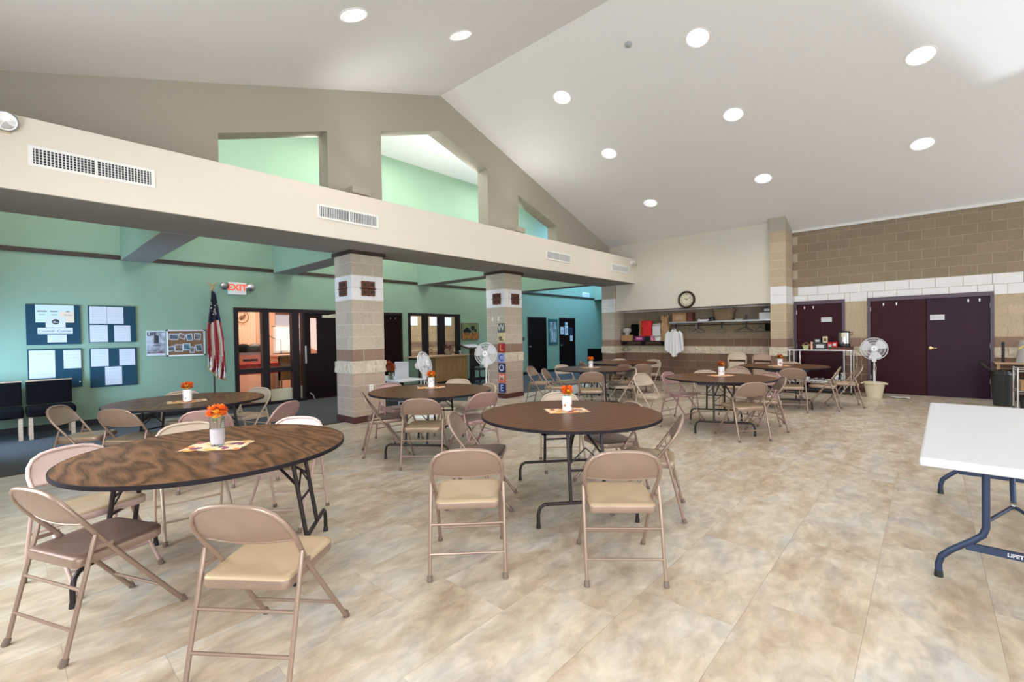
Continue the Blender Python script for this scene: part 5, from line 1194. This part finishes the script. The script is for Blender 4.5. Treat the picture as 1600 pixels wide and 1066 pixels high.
bag('pink_bag', 12.70, 5.98, ZL, .16, .17, 'pink', 'small pink bag in front of the red bag', .7, .06, .012, 4)
bag('white_bag', 12.72, 5.82, ZL+.12, .27, .38, 'shelf', 'white shopping bag with a grey print beside the red bag', .95, .09, .006, 5)
carton('card_on_bag', 12.61, 5.80, ZL+.15, (.01, .22, .26), 'paper', 'stiff white card leaning on the white shopping bag')
bag('spotted_bag', 12.70, 5.76, ZL, .24, .15, 'shirt', 'white and black spotted bag low on the lower shelf', .8, .07, .014, 6)
bag('tied_kraft_bag', 12.72, 5.575, ZL, .25, .72, 'kraft', 'tall crumpled brown paper bag tied at its top', .55, .1, .02, 7)

# ================================================================== far right corner: bin, counter, wire cart
r = thing('waste_bin', 'tall dark grey waste bin with black liner beside the double doors', 'bin', (12.02, -1.0, 0))
MB().lathe([(.14, 0), (.145, .02), (.185, .60), (.19, .62), (.175, .62), (.13, .03), (.001, .02)], n=24, sx=1, sy=.9).build('bin_body', M['binn'], r, 30)
MB().grid(lambda u, v: ((.18+.02*v+.008*math.sin(u*40))*math.cos(2*PI*u), (.165+.02*v+.008*math.sin(u*37))*math.sin(2*PI*u), .63-.07*v+.01*math.sin(u*50)), 60, 3).build('liner', M['black'], r, 60)
MB().tube([(-.02, .14, .62), (-.02, .28, .74), (.0, .30, .76), (.04, .22, .70)], .022, 8).build('liner_corner', M['black'], r)
r = thing('corner_counter', 'low wood topped counter in the far right corner', 'counter')
MB().box((12.45, -2.5, .72), (12.9, -.93, .745)).build('worktop', M['wood'], r, bevel=.003); MB().box((12.5, -2.5, 0), (12.9, -1.4, .72)).build('cabinet', M['rustbrown'], r)
MB().box((12.5, -1.0, 0), (12.54, -.96, .72)).build('leg', M['wood'], r)
tag(MB().tube([(12.75, -1.06, .745), (12.75, -1.06, 1.13)], .02, 10).tube([(12.75, -1.06, .96), (12.75, -1.06, .99)], .024, 10).build('black_rod', M['black'], smooth=50), 'slim black upright rod standing on the corner counter', 'rod')
r = thing('yellow_topped_bag', 'pale bag with a yellow flap on the corner counter at the right edge', 'bag', (12.65, -1.36, .745))
MB().grid(lambda u, v: ((.10-.03*v+.01*math.sin(u*25))*math.cos(2*PI*u), (.14-.05*v+.012*math.sin(u*31))*math.sin(2*PI*u), .42*v), 24, 6).build('bag_body', M['shelf'], r, 60)
MB().add([(-.08, .12, .28), (-.10, .02, .36), (-.08, -.06, .42), (-.05, -.04, .34), (-.05, .06, .26), (-.06, .12, .25)], [(0, 1, 2, 3, 4, 5)]).build('yellow_flap', mat('yellow_plastic', (.75, .62, .22), .6), r)
r = thing('wire_cart', 'chrome wire cart with cardboard box at the far right edge', 'cart', (11.3, -1.38, 0))
wx, wy = .25, .30
for sx_ in (-1, 1):
    for sy_ in (-1, 1):
        l = MB().tube([(sx_*wx, sy_*wy, .06), (sx_*wx, sy_*wy, .74)], .014, 8).build('post', M['chrome'], r, 50); MB().lathe([(.03, -.012), (.03, .012)], (sx_*wx, sy_*wy, .03), 12, Matrix.Rotation(PI/2, 4, 'X')).build('caster', M['black'], l)
for z in (.72, .36):
    f = MB()
    for dz in (0, -.035): f.tube([(-wx, -wy, z+dz), (wx, -wy, z+dz), (wx, wy, z+dz), (-wx, wy, z+dz)], .007, 6, True)
    for i in range(14): f.tube([(-wx, -wy+(i+.5)*2*wy/14, z), (wx, -wy+(i+.5)*2*wy/14, z)], .003, 4)
    f.build('wire_shelf', M['chrome'], r)
carton('cardboard_tray', 11.3, -1.38, .368, (.44, .52, .15), 'cardboard', 'shallow cardboard box on the lower shelf of the wire cart')
carton('black_crate', 11.3, -1.38, .03, (.38, .46, .2), 'black', 'black crate under the wire cart')
r = thing('silver_tray', 'shiny foil tray with a white cup on the wire cart', 'tray', (11.3, -1.35, .73)); MB().lathe([(.12, 0), (.17, .035), (.175, .035), (.12, .003), (.001, .003)], n=4, T=Matrix.Rotation(PI/4, 4, 'Z')).build('foil', M['chrome'], r); MB().lathe([(.025, .003), (.03, .12), (.001, .12)], (-.05, .08, 0), 12).build('cup', M['white'], r)
r = thing('purple_bag', 'purple bag on the floor under the rear left table', 'bag', (1.52, 6.55, 0)); MB().lathe([(.12, 0), (.15, .08), (.13, .2), (.06, .3), (.001, .31)], n=14).build('bag_body', mat('bright_purple', (.20, .02, .30), .6), r, 60)
